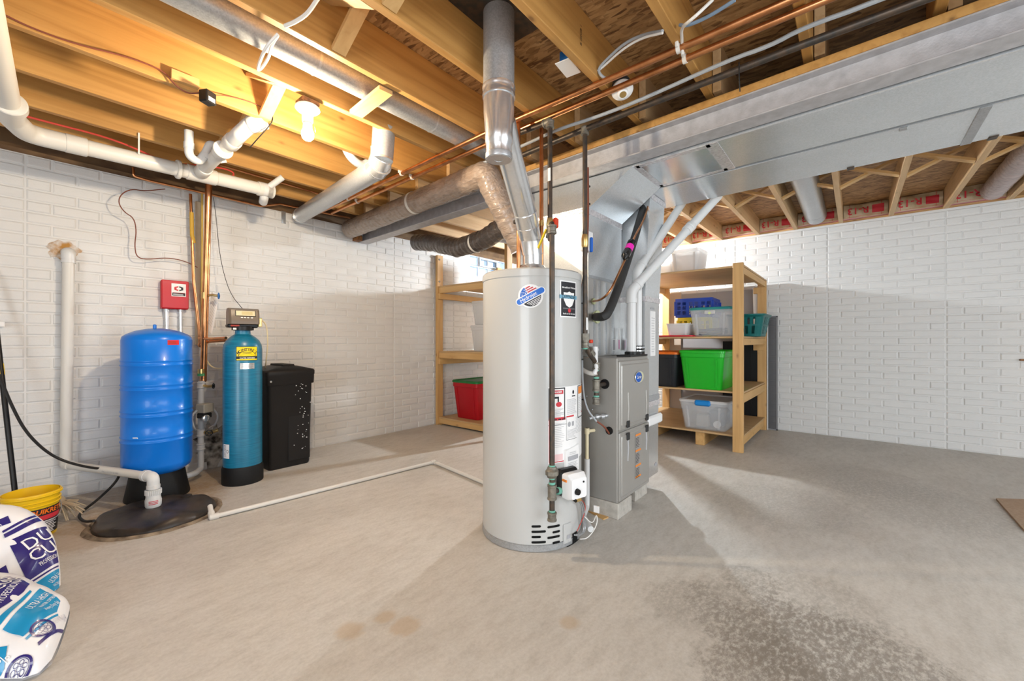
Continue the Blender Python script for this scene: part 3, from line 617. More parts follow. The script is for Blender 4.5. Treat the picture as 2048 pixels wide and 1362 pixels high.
# things on the cabinet's left side
q = M(); q.cyl((fx0-.006, 1.174, .805), (fx0+.002, 1.174, .805), .030, seg=20); q.build('gas_grommet', 'black_plastic', fu)
q = M(); q.cyl((fx0-.004, 1.145, .525), (fx0+.002, 1.145, .525), .024, seg=20); q.build('wire_grommet', 'black_plastic', fu)
q = M(); q.tube([(fx0-.085, 1.235, .60), (fx0-.04, 1.20, .61), (fx0-.012, 1.16, .615), (fx0, 1.16, .615)], .010, bend=.02); q.lathe([(.016, 0), (.016, .02)], (fx0-.055, 1.21, .607), (.08, -.06, .01)); q.lathe([(.016, 0), (.016, .02)], (fx0-.03, 1.185, .61), (.08, -.08, .01)); q.build('conduit_connector', 'galv', fu)
for y, z in ((1.30, .72), (1.26, .64), (1.24, .71)): M().sphere((fx0, y, z), .005, 8, 6).build('screw', 'galv', fu)
q = M(); q.box(2.52, 2.80, 1.10, 1.20, fz1, fz1+.012, .003); q.build('top_plate', 'black_rough', fu)
mat('block_grey', (.40, .37, .33), .85, col2=(.50, .47, .42), sc=30, bmp=.5, bsc=60)
for i, (x0_, x1_, y0_, y1_, lb) in enumerate(((2.305, 2.50, 1.085, 1.485, 'concrete block under the front corner of the furnace beside the water heater'), (2.64, 2.84, 1.12, 1.50, 'concrete block under the furnace below the white return drop'))):
    single(M().box(x0_, x1_, y0_, y1_, 0, .095, .004), 'concrete_block', 'block_grey', lb, 'block', 'blocks under the furnace')
p = [W(1168, 1019, Z=0), W(1200, 1017, Z=0), W(1217, 1036, Z=0), W(1207, 1040, Z=0)]
single(M().loft([[v for v in p], [v+Vector((0, 0, .006)) for v in p]]), 'wood_shim', 'pine_x', 'thin wooden shim lying on the floor beside the water heater', 'shim')
# ------------------------------------------------------------------ coil case and supply plenum
px0, px1, py0, py1 = 2.33, 2.815, 1.30, 1.86
pl = thing('supply_plenum', 'galvanized plenum over the furnace, flaring up into the trunk', 'duct', ((px0+px1)/2, 1.55, fz1))
mat('coil_case', (.50, .49, .47), .4, .5)
cc = M().box(px0, px1, py0, py1, fz1, 1.475, .004).build('coil_case', 'coil_case', pl)
for x in (2.40, 2.47, 2.56, 2.66): M().bar((x, py0-.004, fz1+.01), (x, py0-.004, 1.46), .012, .012, (0, 1, 0)).build('rib', 'galv', cc)
for y in (1.38, 1.50, 1.62): M().bar((px0-.004, y, fz1+.01), (px0-.004, y, 1.46), .012, .012, (1, 0, 0)).build('rib', 'galv', cc)
def cross(b, o, u, v, n, L, Hh, k=.012):
    o, u, v, n = Vector(o), Vector(u), Vector(v), Vector(n)
    b.add([o, o+u*L, o+u*L+v*Hh, o+v*Hh, o+u*L/2+v*Hh/2+n*k], [(0, 1, 4), (1, 2, 4), (2, 3, 4), (3, 0, 4)])
q = M(); z0, z1 = 1.475, 1.905
cross(q, (px0, py0, z0), (1, 0, 0), (0, 0, 1), (0, -1, 0), px1-px0, z1-z0); cross(q, (px0, py1, z0), (0, -1, 0), (0, 0, 1), (-1, 0, 0), py1-py0, z1-z0)
cross(q, (px1, py0, z0), (0, 1, 0), (0, 0, 1), (1, 0, 0), py1-py0, z1-z0); cross(q, (px1, py1, z0), (-1, 0, 0), (0, 0, 1), (0, 1, 0), px1-px0, z1-z0)
q.build('plenum_box', 'duct_metal', pl, ang=1)
M().box(px0-.003, px1+.003, py0-.003, py1+.003, z0-.006, z0+.012).build('seam', 'galv', pl)
q = M(); q.box(px0-.003, px1+.003, py0-.004, py1+.003, z1-.035, z1+.012); q.build('foil_tape', 'tape', pl)
q = M(); z2 = ZD+.002
q.add([(px0, py0, z1), (px1, py0, z1), (px1+.03, 1.03, z2), (px0+.06, 1.03, z2), (px0, py1, z1), (px1, py1, z1), (px1+.03, py1, z2), (px0+.06, py1, z2)],
      [(0, 1, 2, 3), (4, 0, 3, 7), (1, 5, 6, 2), (5, 4, 7, 6)])
q.build('flared_transition', 'duct_metal', pl, ang=5)
fl = lambda l: plane((2.60, py0-l, 1.06), (1, 0, 0), (0, 0, 1), 0)
lx = W(1228, 680, Y=py0)
q = M(); patch(q, fl(.013), lx.x-2.6-.05, lx.x-2.6+.06, -.06, .02, 1, 1); lb_ = q.build('rating_label', 'white_paper', pl, fix=False)
q = M(); patch(q, fl(.014), lx.x-2.6-.045, lx.x-2.6-.01, -.055, .015, 1, 1); q.build('dark_print', 'grey_print', lb_, fix=False)
q = M(); patch(q, fl(.014), lx.x-2.6+.045, lx.x-2.6+.057, -.05, .015, 1, 1); q.build('pink_print', mat('magenta', (.72, .10, .35), .5), lb_, fix=False)
q = M(); patch(q, fl(.014), lx.x-2.6-.045, lx.x-2.6-.01, .016, .02, 1, 1); patch(q, fl(.014), lx.x-2.6+.03, lx.x-2.6+.055, .02, .10, 1, 1); q.build('tall_label', 'white_paper', lb_, fix=False)
# ------------------------------------------------------------------ return drop
rd = thing('return_drop', 'pale galvanized return duct standing beside the furnace with a filter slot cover', 'duct', (2.92, 1.3, .1))
q = M(); q.loft([[(2.785, 1.12, .10), (3.045, 1.12, .10), (3.045, 1.60, .10), (2.785, 1.60, .10)], [(2.80, 1.12, 1.36), (3.07, 1.12, 1.36), (3.07, 1.60, 1.36), (2.80, 1.60, 1.36)]]); q.build('lower_duct', 'galv_bright', rd, ang=5)
q = M(); q.loft([[(2.80, 1.12, 1.36), (3.07, 1.12, 1.36), (3.07, 1.60, 1.36), (2.80, 1.60, 1.36)], [(2.895, 1.12, ZD), (3.185, 1.12, ZD), (3.185, 1.60, ZD), (2.895, 1.60, ZD)]]); q.build('upper_duct', 'duct_metal', rd, ang=5)
for z, t_ in ((1.36, 'tape'), (.62, 'tape'), (.66, 'galv')): M().box(2.795, 3.075 if z > 1 else 3.062, 1.114, 1.604, z-.018, z+.018).build('joint_band', t_, rd)
M().box(2.90, 3.19, 1.112, 1.60, ZD-.04, ZD-.003).build('top_tape', 'tape', rd)
q = M(); q.box(2.80, 3.062, 1.09, 1.12, .47, .54, .012); q.build('filter_cover', 'white_plastic', rd)
q = M(); disc(q, plane((3.0, 1.1185, .17), (1, 0, 0), (0, 0, 1)), 0, 0, .022, .012, 16); q.build('oval_badge', 'grey_print', rd, fix=False)
q = M(); q.box(2.90, 2.985, 1.1165, 1.1195, .96, 1.28); dlb = q.build('filter_label', 'white_paper', rd)
fr_ = lambda l: plane((2.94, 1.1165-l, 1.12), (1, 0, 0), (0, 0, 1), 0); q = M(); lines(q, fr_(.001), -.03, .035, -.14, .12, 14, .003, 1); q.build('small_print', 'grey_print', dlb, fix=False)
q = M(); lines(q, plane((2.94, 1.1175, 1.30), (1, 0, 0), (0, 0, 1), 0), -.04, .04, -.008, .008, 2, .005, 1); q.build('faint_print', 'grey_print', rd, fix=False)
# ------------------------------------------------------------------ the two white vent pipes
def vent_run(label, base, z, end, coup):
    t = thing('plastic_vent_pipe', label, 'pipe', (base[0], base[1], fz1+.01), 'white vent pipes of the furnace')
    B = Vector((base[0], base[1], fz1+.01)); E = Vector((base[0], base[1], z)); G = Vector(end); d = (G-E).normalized()
    M().cyl(B, E-Vector((0, 0, .045)), .030, seg=24).build('riser', 'pvc_white', t)
    M().cyl(E+d*.045, G, .030, seg=24).build('sloping_pipe', 'pvc_white', t)
    q = M(); q.tube([E-Vector((0, 0, .075)), E, E+d*.075], .0345, bend=.06, seg=24); q.lathe([(.0375, 0), (.0375, .03)], E-Vector((0, 0, .08)), seg=24); q.lathe([(.0375, 0), (.0375, .03)], E+d*.055, d, 24); q.build('elbow', 'pvc_white', t)
    if coup: c = E.lerp(G, coup); M().lathe([(.035, 0), (.037, .004), (.037, .03), (.034, .034), (.034, .042), (.037, .046), (.037, .072), (.035, .076)], c, d, 24).build('coupling', 'pvc_white', t)
    q = M(); q.lathe([(.045, -.001), (.045, .018), (.034, .022)], B, seg=24); q.build('flange', 'black_plastic', t)
    return t
g1 = W(1437, 392, X=3.40); g2 = W(1366, 404, X=3.40)
v1 = vent_run('white plastic vent pipe nearer the furnace front, long slope with a coupling', (2.645, 1.15), 1.40, g1, .60)
v2 = vent_run('white plastic vent pipe with steel clamp rings at its base', (2.745, 1.15), 1.545, g2, 0)
M().lathe([(.036, 0), (.036, .05)], (2.745, 1.15, fz1+.02), seg=24).build('rubber_boot', 'black_plastic', v2)
for z in (.028, .052): M().lathe([(.0375, 0), (.0375, .011)], (2.745, 1.15, fz1+z), seg=24).build('clamp_ring', 'galv_bright', v2)
# ------------------------------------------------------------------ refrigerant lines
K1 = W(1185, 603, Y=py0); K2 = W(1190, 634, Y=py0); U = W(1292, 392, X=2.86, )
def wy(px, py, y): return W(px, py, Y=y)
sl = thing('suction_line', 'thick black foam-covered refrigerant line bending out of the coil case', 'pipe', K2)
M().tube([K2, wy(1205, 634, 1.12), wy(1216, 628, 1.10), wy(1236, 578, 1.12), wy(1262, 500, 1.14), wy(1284, 425, 1.16), wy(1292, 395, 1.2), Vector((2.86, 1.34, 2.06))], .026, smooth=2, seg=16).build('foam_sleeve', 'black_rough', sl)
M().lathe([(.026, -.002), (.042, 0), (.042, .018), (.03, .022)], K2-Vector((0, .004, 0)), (0, -1, 0), 20).build('grommet', mat('putty', (.50, .52, .30), .7), sl)
ll = thing('liquid_line', 'copper refrigerant line with a black filter drier banded in bright pink', 'pipe', K1)
P = [K1, wy(1202, 600, 1.14), wy(1220, 584, 1.07), wy(1238, 545, 1.07), wy(1252, 515, 1.07), wy(1268, 475, 1.08), wy(1288, 440, 1.11), wy(1298, 405, 1.14), wy(1301, 390, 1.2)]
M().tube(P, .0065, smooth=2, seg=10).build('copper_tube', 'copper', ll)
a, b_ = wy(1250, 514, 1.07), wy(1264, 484, 1.07); d = b_-a; L = d.length
M().lathe([(.008, -.02), (.02, 0), (.026, .006), (.026, L*.3), (.024, L*.32), (.024, L*.75), (.026, L*.77), (.026, L-.004), (.018, L), (.008, L+.02)], a, d, 20).build('filter_drier', mat('drier_black', (.012, .012, .012), .2), ll)
M().lathe([(.0246, L*.42), (.0246, L*.72)], a, d, 20).build('pink_label', mat('hot_pink', (.80, .02, .45), .4), ll)
M().lathe([(.008, -.002), (.02, 0), (.02, .01)], K1-Vector((0, .004, 0)), (0, -1, 0), 16).build('grommet', 'putty', ll)
# ------------------------------------------------------------------ gas line to the furnace
qx, qy = 2.09, 1.187
gf = thing('furnace_gas_pipe', 'dark iron gas pipe running along the steel beam and down beside the furnace', 'pipe', (2.2, 1.174, .69))
M().tube([(2.075, -2.2, 2.285), (2.075, .2, 2.285), (qx, qy+.03, 2.275), (qx+.03, 1.75, 2.27)], .016, seg=12).build('long_pipe', 'black_iron', gf)
M().tube([(qx, qy, 2.275), (qx, qy, 1.06), (2.125, 1.175, .99), (2.2, 1.174, .935), (2.2, 1.174, .90), (2.2, 1.174, .70)], .0135, bend=.03, seg=14).build('drop_pipe', 'black_iron', gf)
for c in ((qx, qy, 2.265), (qx, qy, 1.05), (2.2, 1.174, .92), (2.2, 1.174, .715)): fitting(gf, c, (0, 0, 1))
fitting(gf, (2.2, 1.174, .805), (0, 0, 1), .021, .07); fitting(gf, (qx+.05, 1.18, 1.0), (.1, -.01, -.09)); M().lathe([(.026, 0), (.026, .04)], (qx, qy, 1.07), (0, 0, 1), 8).build('union', 'iron_fitting', gf)
q = M()
for z in (.845, .765, .735, .89): q.lathe([(.0142, 0), (.0168, .003), (.0168, .009), (.0142, .012)], (2.2, 1.174, z), (0, 0, 1), 12)
q.lathe([(.0142, 0), (.0168, .003), (.0168, .009), (.0142, .012)], (qx, qy, 1.02), (0, 0, 1), 12); q.build('pipe_sealant', 'dope', gf)
M().tube([(2.2, 1.174, .805), (2.31, 1.174, .805)], .0125).build('branch_pipe', 'black_iron', gf)
M().lathe([(.014, 0), (.019, .01), (.02, .05), (.015, .075)], (qx, qy, 1.60), (0, 0, 1), 12).build('shutoff_valve', 'brass', gf)
M().box(qx+.02, qx+.035, qy-.035, qy-.015, 1.575, 1.66, .005).build('blue_handle', 'blue_print', gf)
M().box(qx-.012, qx+.006, qy-.016, qy-.0135, 1.13, 1.2).build('pipe_label', 'white_paper', gf)
M().box(qx+.02, qx+.045, qy-.03, qy-.012, 1.055, 1.075, .004).build('red_cap', mat('handle_red', (.5, .02, .04), .5), gf)
# ------------------------------------------------------------------ low-voltage wiring, switch box
sw = W(1186, 482, Y=1.22); M_ = M().box(sw.x-.04, sw.x+.03, 1.235, 1.285, sw.z-.06, sw.z+.06, .004)
single(M_, 'switch_box', 'white_plastic', 'small white electrical box fixed to the plenum beside the gas pipe', 'box')
tw = thing('thermostat_cable', 'bundle of brown and grey wires tied with black ties, entering the furnace side', 'cable', (2.25, 1.2, .52))
pts = [W(1176, 335, Y=1.235), W(1177, 440, Y=1.235), W(1172, 540, Y=1.24), W(1163, 570, Y=1.25), W(1164, 640, Y=1.25), W(1163, 760, Y=1.25), W(1170, 815, Y=1.22), W(1192, 842, Y=1.18), W(1208, 852, Y=1.15), W(1219, 868, Y=1.145)]
M().tube(pts, .0055, smooth=2, seg=8).build('brown_wire', 'wire_brown', tw); M().tube([p_+Vector((-.008, -.008, 0)) for p_ in pts[2:-2]], .0055, smooth=2, seg=8).build('grey_wire', 'wire_grey', tw)
q = M()
for x, y in ((1177, 375), (1177, 410), (1163, 608), (1163, 720), (1165, 800), (1197, 845)):
    c = W(x, y, Y=1.24); q.lathe([(.0105, 0), (.0105, .007)], c-Vector((.003, .003, 0)), (0, 0, 1), 10)
q.build('cable_tie', 'wire_black', tw)
# ------------------------------------------------------------------ condensate plumbing
ct = thing('condensate_trap', 'white plastic tee and hose draining the coil case beside the furnace', 'pipe', W(1193, 738, X=2.16))
T0 = W(1190, 700, X=2.19); T1 = W(1193, 738, X=2.19)
M().tube([T0+Vector((0, 0, .02)), T0, T1, T1+Vector((-.015, .01, -.03))], .0125, bend=.02, seg=14).build('drain_pipe', 'pvc_white', ct)
M().lathe([(.0175, 0), (.0175, .085)], T0-Vector((0, 0, .065)), seg=16).tube([T0, T0+Vector((.05, .02, .0)), (2.335, 1.31, T0.z+.005)], .0165, bend=.02, seg=14).build('tee', 'pvc_white', ct)
M().tube([W(1158, 735, X=2.2), W(1172, 744, X=2.19), W(1186, 748, X=2.18), T1+Vector((0, 0, -.02))], .014, smooth=2, seg=12).build('hose', 'pvc', ct)
cdp = thing('condensate_drain', 'cream and white drain pipe standing between water heater and furnace', 'pipe', W(1177, 1010, X=2.255))
c0 = W(1174, 856, X=2.255); ym = c0.y
M().cyl((2.255, ym, .335), (2.255, ym, c0.z), .0105).tube([(2.255, ym, c0.z-.02), (2.31, ym-.02, c0.z-.02)], .0105).build('cream_pipe', 'pvc_tan', cdp)
M().lathe([(.015, 0), (.015, .035)], (2.255, ym, c0.z-.035)).build('cream_tee', 'pvc_tan', cdp)
M().tube([(2.255, ym, .345), (2.255, ym, .05), (2.12, ym-.05, .05), (2.0, 1.10, .05)], .0165, bend=.035, seg=16).build('white_pipe', 'pvc_white', cdp)
cl = thing('floor_drain_line', 'thin white plastic pipe lying across the floor to the black sump lid', 'pipe', W(650, 985, Z=0))
q0 = [W(420, 1012, Z=.055), W(424, 1034, Z=.016), W(868, 924, Z=.016), Vector((2.20, 1.87, .016)), Vector((2.20, 1.75, .016))]
M().tube(q0, .0135, bend=.012, seg=14).build('pipe', 'pvc', cl)
q = M(); dd = (q0[2]-q0[1]).normalized()
q.lathe([(.0175, 0), (.0175, .045)], q0[1]-dd*.012, dd, 16); q.lathe([(.0175, 0), (.0175, .04)], q0[2]-dd*.03, dd, 16); q.sphere(q0[1], .0178, 12, 8); q.sphere(q0[2], .0178, 12, 8)
e_ = (q0[3]-q0[2]).normalized(); q.lathe([(.0175, 0), (.0175, .04)], q0[2]-e_*.005, e_, 16); u_ = (q0[0]-q0[1]).normalized(); q.lathe([(.0175, 0), (.0175, .04)], q0[1], u_, 16); q.build('elbow', 'pvc', cl)
# ================================================================== overhead pipes and ducts
def insul(name, label, pts, r, m, wr, loc, seg=28, bend=.16):
    t = thing(name, label, 'duct', loc)
    rnd = [random.random() for _ in range(4000)]
    def rf(i, L):
        base = r*(1+wr*.35*math.sin(L*97)+wr*.3*(rnd[i]-.5))
        return lambda u: base*(1+wr*.25*math.sin(u*2*PI*3+L*23)+wr*.25*math.sin(L*160+u*9))
    M().tube(pts, r, bend=bend, seg=seg, step=.012, rf=rf).build('jacket', m, t, ang=60); return t
def foilwrap(name, c, c2, rough):
    m, t, b = nt(name); n = N(t, 'ShaderNodeTexNoise', Scale=14, Detail=6, Distortion=1.2); t.links.new(coords(t, (2.5, .6, 2.5)), n.inputs[0])
    t.links.new(ramp(t, n.outputs[0], [(.3, c2), (.65, c)]), b.inputs['Base Color']); b.inputs['Roughness'].default_value = rough; b.inputs['Coat Weight'].default_value = .5; b.inputs['Coat Roughness'].default_value = .15
    bump(t, b, n.outputs[0], .9, .012); MATS[name] = m
foilwrap('tan_jacket', (.37, .285, .225), (.25, .185, .14), .35); foilwrap('dark_jacket', (.085, .065, .055), (.045, .035, .03), .3); foilwrap('foil_jacket', (.62, .62, .66), (.42, .42, .46), .25)
i1 = insul('insulated_duct', 'thick tan plastic-jacketed duct running along the steel beam', [(2.27, 4.08, 2.232), (2.10, 1.96, 2.225), (2.13, 1.94, 2.14), (2.19, 1.885, 1.98), (2.30, 1.80, 1.72)], .088, 'tan_jacket', .06, (2.2, 3, 2.14), bend=.07)
c = W(828, 388, X=2.165); dd = Vector((.08, 1, 0)).normalized()
cp = Vector((2.10+.08*(c.y-1.96), c.y, 2.229))
q = M(); q.lathe([(.0905, -.016), (.092, -.014), (.092, .014), (.0905, .016)], cp, dd, 32, cap=(False, False)); q.build('hanger_band', 'strap_white', i1)
i2 = insul('flexible_duct', 'dark wrinkled flexible duct sagging behind the steel beam', [(2.78, 3.62, 2.12), (2.74, 3.30, 2.06), (2.66, 2.85, 1.93), (2.58, 2.45, 1.93), (2.53, 2.1, 2.0), (2.50, 1.86, 2.03)], .082, 'dark_jacket', .10, (2.6, 2.6, 1.85))
q = M(); q.lathe([(.086, -.014), (.086, .014)], (2.60, 2.55, 1.925), (-.1, -.4, 0.02), 32, cap=(False, False)); q.build('hanger_band', 'strap_white', i2)
i3 = insul('foil_duct', 'small shiny foil-jacketed duct under the dark flexible duct', [(3.0, 2.75, 2.10), (2.9, 2.4, 2.0), (2.75, 2.0, 1.98), (2.66, 1.86, 1.98)], .055, 'foil_jacket', .05, (2.9, 2.4, 1.93))
# twin copper mains
cm = thing('copper_main', 'pair of copper water mains hung under the joists with cream clips', 'pipe', (1.85, 1.0, 2.29))
ZC = 2.304
m1 = [(1.80, -3.2, ZC), (1.803, .6, ZC), (1.80, 1.6, ZC), (1.885, 3.5, ZC-.002), (1.90, 4.0, ZC)]; m2 = [(1.885, -3.2, ZC), (1.885, .5, ZC), (1.90, 1.45, ZC), (1.985, 3.9, ZC)]
M().tube(m1, .0143, seg=14).build('copper_pipe', 'copper', cm); M().tube(m2, .0143, seg=14).build('copper_pipe', 'copper', cm)
def interp(ps, y):
    for a, b in zip(ps, ps[1:]):
        if a[1] <= y <= b[1]: return a[0]+(b[0]-a[0])*(y-a[1])/(b[1]-a[1])
for y in (.575, 2.58, 3.40, -.25):
    for ps in (m1, m2):
        x = interp(ps, y); q = M(); q.lathe([(.0185, -.008), (.0185, .008)], (x, y, ZC), (0, 1, 0), 14); q.box(x-.03, x-.012, y-.007, y+.007, ZC-.004, ZJ+.03, .003); q.build('pipe_clip', 'strap_white', cm)
def drop(label, px, x, z1, top):
    y = W(px, 400, X=x).y; t = thing('copper_riser', label, 'pipe', (x, y, z1), 'copper risers of the water heater')
    M().cyl((x, y, z1), (x, y, top), .0115).build('copper_pipe', 'copper', t)
    M().lathe([(.0135, 0), (.0135, .04)], (x, y, z1), seg=14).lathe([(.0135, 0), (.0135, .03)], (x, y, 1.72), seg=14).build('solder_fitting', 'brass', t); return t, y
dr1, y1 = drop('copper riser behind the sloping flue, with a side branch', 1037, 1.825, HT-.002, ZC)
M().tube([(1.825, y1, 1.735), (1.86, y1-.02, 1.745), (1.93, y1-.03, 1.75)], .0075).build('side_branch', 'copper', dr1); M().cyl((1.825, y1, 1.735), (1.80, y1+.012, 1.735), .012).build('hose_cap', 'black_iron', dr1)
dr2, y2 = drop('copper riser between the sloping flue and the iron gas pipe', 1083, 1.925, HT-.002, ZC)
# overhead cables
def cable(name, label, pts, r, m, loc=None, group=None, sm=2, seg=8):
    b = M().tube(pts, r, smooth=sm, seg=seg); return single(b, name, m, label, 'cable', group)
cable('overhead_cable', 'long grey cable strung beside the copper mains under the joists', [(1.98, -1.6, 2.30), W(1755, 3, X=1.99), W(1607, 55, X=1.99), W(1540, 92, X=2.01), W(1460, 119, X=2.02), W(1295, 194, X=2.03), W(1200, 232, X=2.04), W(1114, 259, X=2.03), W(1060, 285, X=2.05), Vector((2.08, 2.3, 2.28))], .009, 'wire_grey')
c_ = W(1478, 152, X=2.05); cable('cable_tie', 'black tie hanging straight down against the steel beam face', [c_+Vector((0, 0, .06)), c_+Vector((.0, 0, .0)), c_+Vector((.02, 0, -.06))], .0025, 'wire_black')
J1 = lambda px, py, dy=.36: W(px, py, Y=dy)
cable('white_cable', 'white cable looping from the ceiling through a bored joist', [W(1425, 0, Y=.40), W(1385, 38, Y=.45), W(1362, 55, Y=.52), W(1364, 80, Y=.56), W(1365, 110, Y=.56)], .006, 'wire_white')
cable('blue_grey_cable', 'blue-grey cable passing the white cable into the same joist', [W(1470, 0, Y=.33), W(1420, 32, Y=.42), W(1375, 52, Y=.5), W(1360, 50, Y=.54)], .0065, 'wire_blue')
cable('arched_cable', 'grey cable arching between two joists to the empty lampholder', [W(1325, 62, Y=.595), W(1290, 68, Y=.70), W(1250, 85, Y=.80), W(1210, 122, Y=.90), W(1195, 140, Y=.94), W(1205, 155, Y=.92), W(1225, 160, Y=.9)], .0065, 'wire_grey')
cable('arched_white_cable', 'white cable arching beside the grey one between two joists', [W(1325, 66, Y=.595), W(1285, 75, Y=.70), W(1245, 98, Y=.80), W(1205, 135, Y=.92), W(1195, 142, Y=.94)], .005, 'wire_white')
cable('looped_cable', 'white cable hanging in a loop over the galvanized round duct', [W(556, 68, Y=1.76), W(535, 90, Y=1.79), W(522, 115, Y=1.86), W(514, 141, Y=2.12), W(522, 138, Y=2.10), W(538, 115, Y=1.95), W(543, 90, Y=1.84), W(556, 70, Y=1.77)], .006, 'wire_white')
cable('stapled_cable', 'white cable coming down the joist face at the top edge', [W(637, -5, Y=1.50), W(615, 28, Y=1.6), W(590, 44, Y=1.68), W(570, 52, Y=1.735)], .0075, 'wire_white')
cable('red_tubing', 'red tubing running above the white drain pipe', [W(35, 228, Y=3.5), W(110, 248, Y=3.5), W(190, 268, Y=3.5), W(256, 290, Y=3.45), W(330, 325, Y=3.5), W(410, 332, Y=3.55), W(450, 337, Y=3.55), W(468, 345, Y=3.55), W(466, 352, Y=3.55)], .006, 'wire_red')
cable('bell_wire', 'thin dark wire dangling from a joist above the branch drain', [W(545, 230, Y=2.56), W(546, 240, Y=2.555), W(538, 253, Y=2.56), W(520, 272, Y=2.6), W(500, 295, Y=2.7)], .003, 'wire_black')
# light fixtures
lf = thing('lampholder', 'white porcelain lampholder with a glowing bulb on a joist', 'lamp', (BULB1.x, BULB1.y, 2.10))
def holder(t, c, lit):
    M().lathe([(.052, .03), (.058, .024), (.059, .014), (.05, .004), (.028, -.008), (.026, -.05), (.024, -.054)], c, seg=32).build('base', mat('porcelain', (.85, .84, .82), .2), t)
    M().box(c[0]-.045, c[0]+.045, c[1]-.045, c[1]+.045, c[2]+.028, c[2]+.06, .008).build('junction_box', 'black_plastic' if not lit else 'rusty_wood', t)
    M().lathe([(.0225, -.054), (.0225, -.075), (.021, -.08)] if lit else [(.018, -.051), (.016, -.049)], c, seg=24).build('socket', 'galv_dull' if lit else 'void', t)
holder(lf, (BULB1.x, BULB1.y, 2.255), True)
def bulb(parent, c, e, col, nm):
    M().lathe([(.012, .062), (.014, .05), (.02, .036), (.0285, .014), (.030, 0), (.027, -.014), (.018, -.025), (.001, -.030)], c, seg=18).build('bulb', mat(nm, (1, 1, 1), .3, emit=(col, e)), parent)
bulb(lf, BULB1, E1, (1, .81, .57), 'bulb_glow_warm')
M().tube([(BULB1.x+.02, BULB1.y-.03, 2.20), (BULB1.x+.025, BULB1.y-.035, 2.15)], .0012).build('pull_chain', 'brass', lf)
lg2 = thing('lampholder', 'glowing bulb in a white lampholder beyond the trunk ducts', 'lamp', (BULB2.x, BULB2.y, 2.10)); holder(lg2, (BULB2.x, BULB2.y, 2.296), True)
bulb(lg2, BULB2, E2, (.86, .94, 1), 'bulb_glow_cool')
lc = W(1245, 183, Z=2.30); le = thing('lampholder', 'empty white lampholder without a bulb, tilted under a joist', 'lamp', lc)
tilt = Matrix.Rotation(-.30, 3, 'X') @ Matrix.Rotation(.35, 3, 'Y'); lx_ = lambda p: lc+tilt @ p
M(lx_).lathe([(.046, .022), (.052, .018), (.053, .008), (.046, .0), (.026, -.006), (.024, -.022), (.018, -.024)], (0, 0, 0), seg=32).build('base', 'porcelain', le)
M(lx_).lathe([(.017, -.0245), (.010, -.0242), (.009, -.018)], (0, 0, 0), seg=20).build('contact_socket', 'brass', le)
for x, y in ((.034, .01), (-.034, .005)): M(lx_).cyl((x, y, -.002), (x, y, .004), .005, seg=8).build('screw', 'void', le)
M(lx_).lathe([(.042, .018), (.046, .05), (.044, .062)], (0, 0, 0), seg=28).build('junction_box', 'black_rough', le)
M(lx_).box(-.046, -.036, -.014, .0, -.014, -.004, .002).build('pull_switch', 'white_plastic', le)
bc = W(1136, 137, Z=2.355); bb = thing('outlet_box', 'blue plastic electrical box with a white cover on a joist', 'box', bc)
M().box(bc.x-.03, bc.x+.045, bc.y-.03, bc.y+.03, 2.358, 2.43, .004).build('box', mat('box_blue', (.02, .13, .38), .4), bb)
M(frame(bc, .1)).box(-.062, .062, -.038, .038, 0, .005, .002).build('cover_plate', 'white_plastic', bb)
ad = W(415, 195, Y=2.50); ab = thing('power_adapter', 'small black power adapter hanging from a joist block', 'adapter', ad)
M(frame(ad, .5)).box(-.028, .03, -.025, .025, -.03, .03, .005).build('case', 'black_plastic', ab)
M(frame(ad, .5)).box(-.018, .018, -.0262, -.025, -.024, -.004).build('rating_print', 'grey_print', ab)
M().tube([ad+Vector((-.02, .01, .02)), W(375, 188, Y=2.53), W(350, 170, Y=2.545), W(330, 145, Y=2.553), W(305, 132, Y=2.553), W(250, 112, Y=2.553), W(150, 88, Y=2.553), W(60, 55, Y=2.553), W(0, 25, Y=2.553)], .0035, smooth=2, seg=8).build('cord', 'wire_brown', ab)
M().tube([ad+Vector((.02, 0, .02)), W(450, 190, Y=2.553), W(512, 207, Y=2.553), W(540, 225, Y=2.553)], .0025, smooth=2, seg=6).build('thin_cord', 'wire_brown', ab)
# round duct held between two joists
r1 = thing('round_duct', 'galvanized round duct lying between two joists above a lath', 'duct', (.4, 1.965, 2.33))
M().cyl((-2.2, 1.965, 2.395), (2.16, 1.965, 2.395), .066, seg=36).build('pipe', 'galv_dull', r1)
for x in (.92, 1.62, -.3): M().lathe([(.067, -.006), (.0685, 0), (.067, .006)], (x, 1.965, 2.395), (1, 0, 0), 36, cap=(False, False)).build('seam_ring', 'galv', r1)
a = Vector((1.445, 2.20, 2.36)); e = Vector((1.445, 2.22, 2.135)); g = Vector((1.735, 4.02, 2.24)); dg = (g-e).normalized()
r2 = thing('branch_duct', 'galvanized round duct elbowing down from a joist toward the brick wall', 'duct', e)
M().cyl(a, e+Vector((0, 0, .05)), .066, seg=32).build('riser', 'galv', r2)
M().cyl(e+dg*.06, g, .064, seg=32).build('sloping_pipe', 'galv', r2)
q = M(); mid = e+dg*.02+Vector((0, 0, .015))
for p_, q_ in ((e+Vector((0, 0, .10)), e+Vector((0, .004, .045))), (e+Vector((0, .004, .05)), mid+Vector((0, .02, -.0))), (mid, e+dg*.085)):
    d_ = (q_-p_); q.lathe([(.067, -.004), (.069, 0), (.067, .006), (.067, d_.length+.01)], p_, d_, 32)
q.build('elbow', 'galv_bright', r2); M().lathe([(.066, 0), (.066, .03)], g-dg*.05, dg, 32).build('end_collar', 'galv_bright', r2)
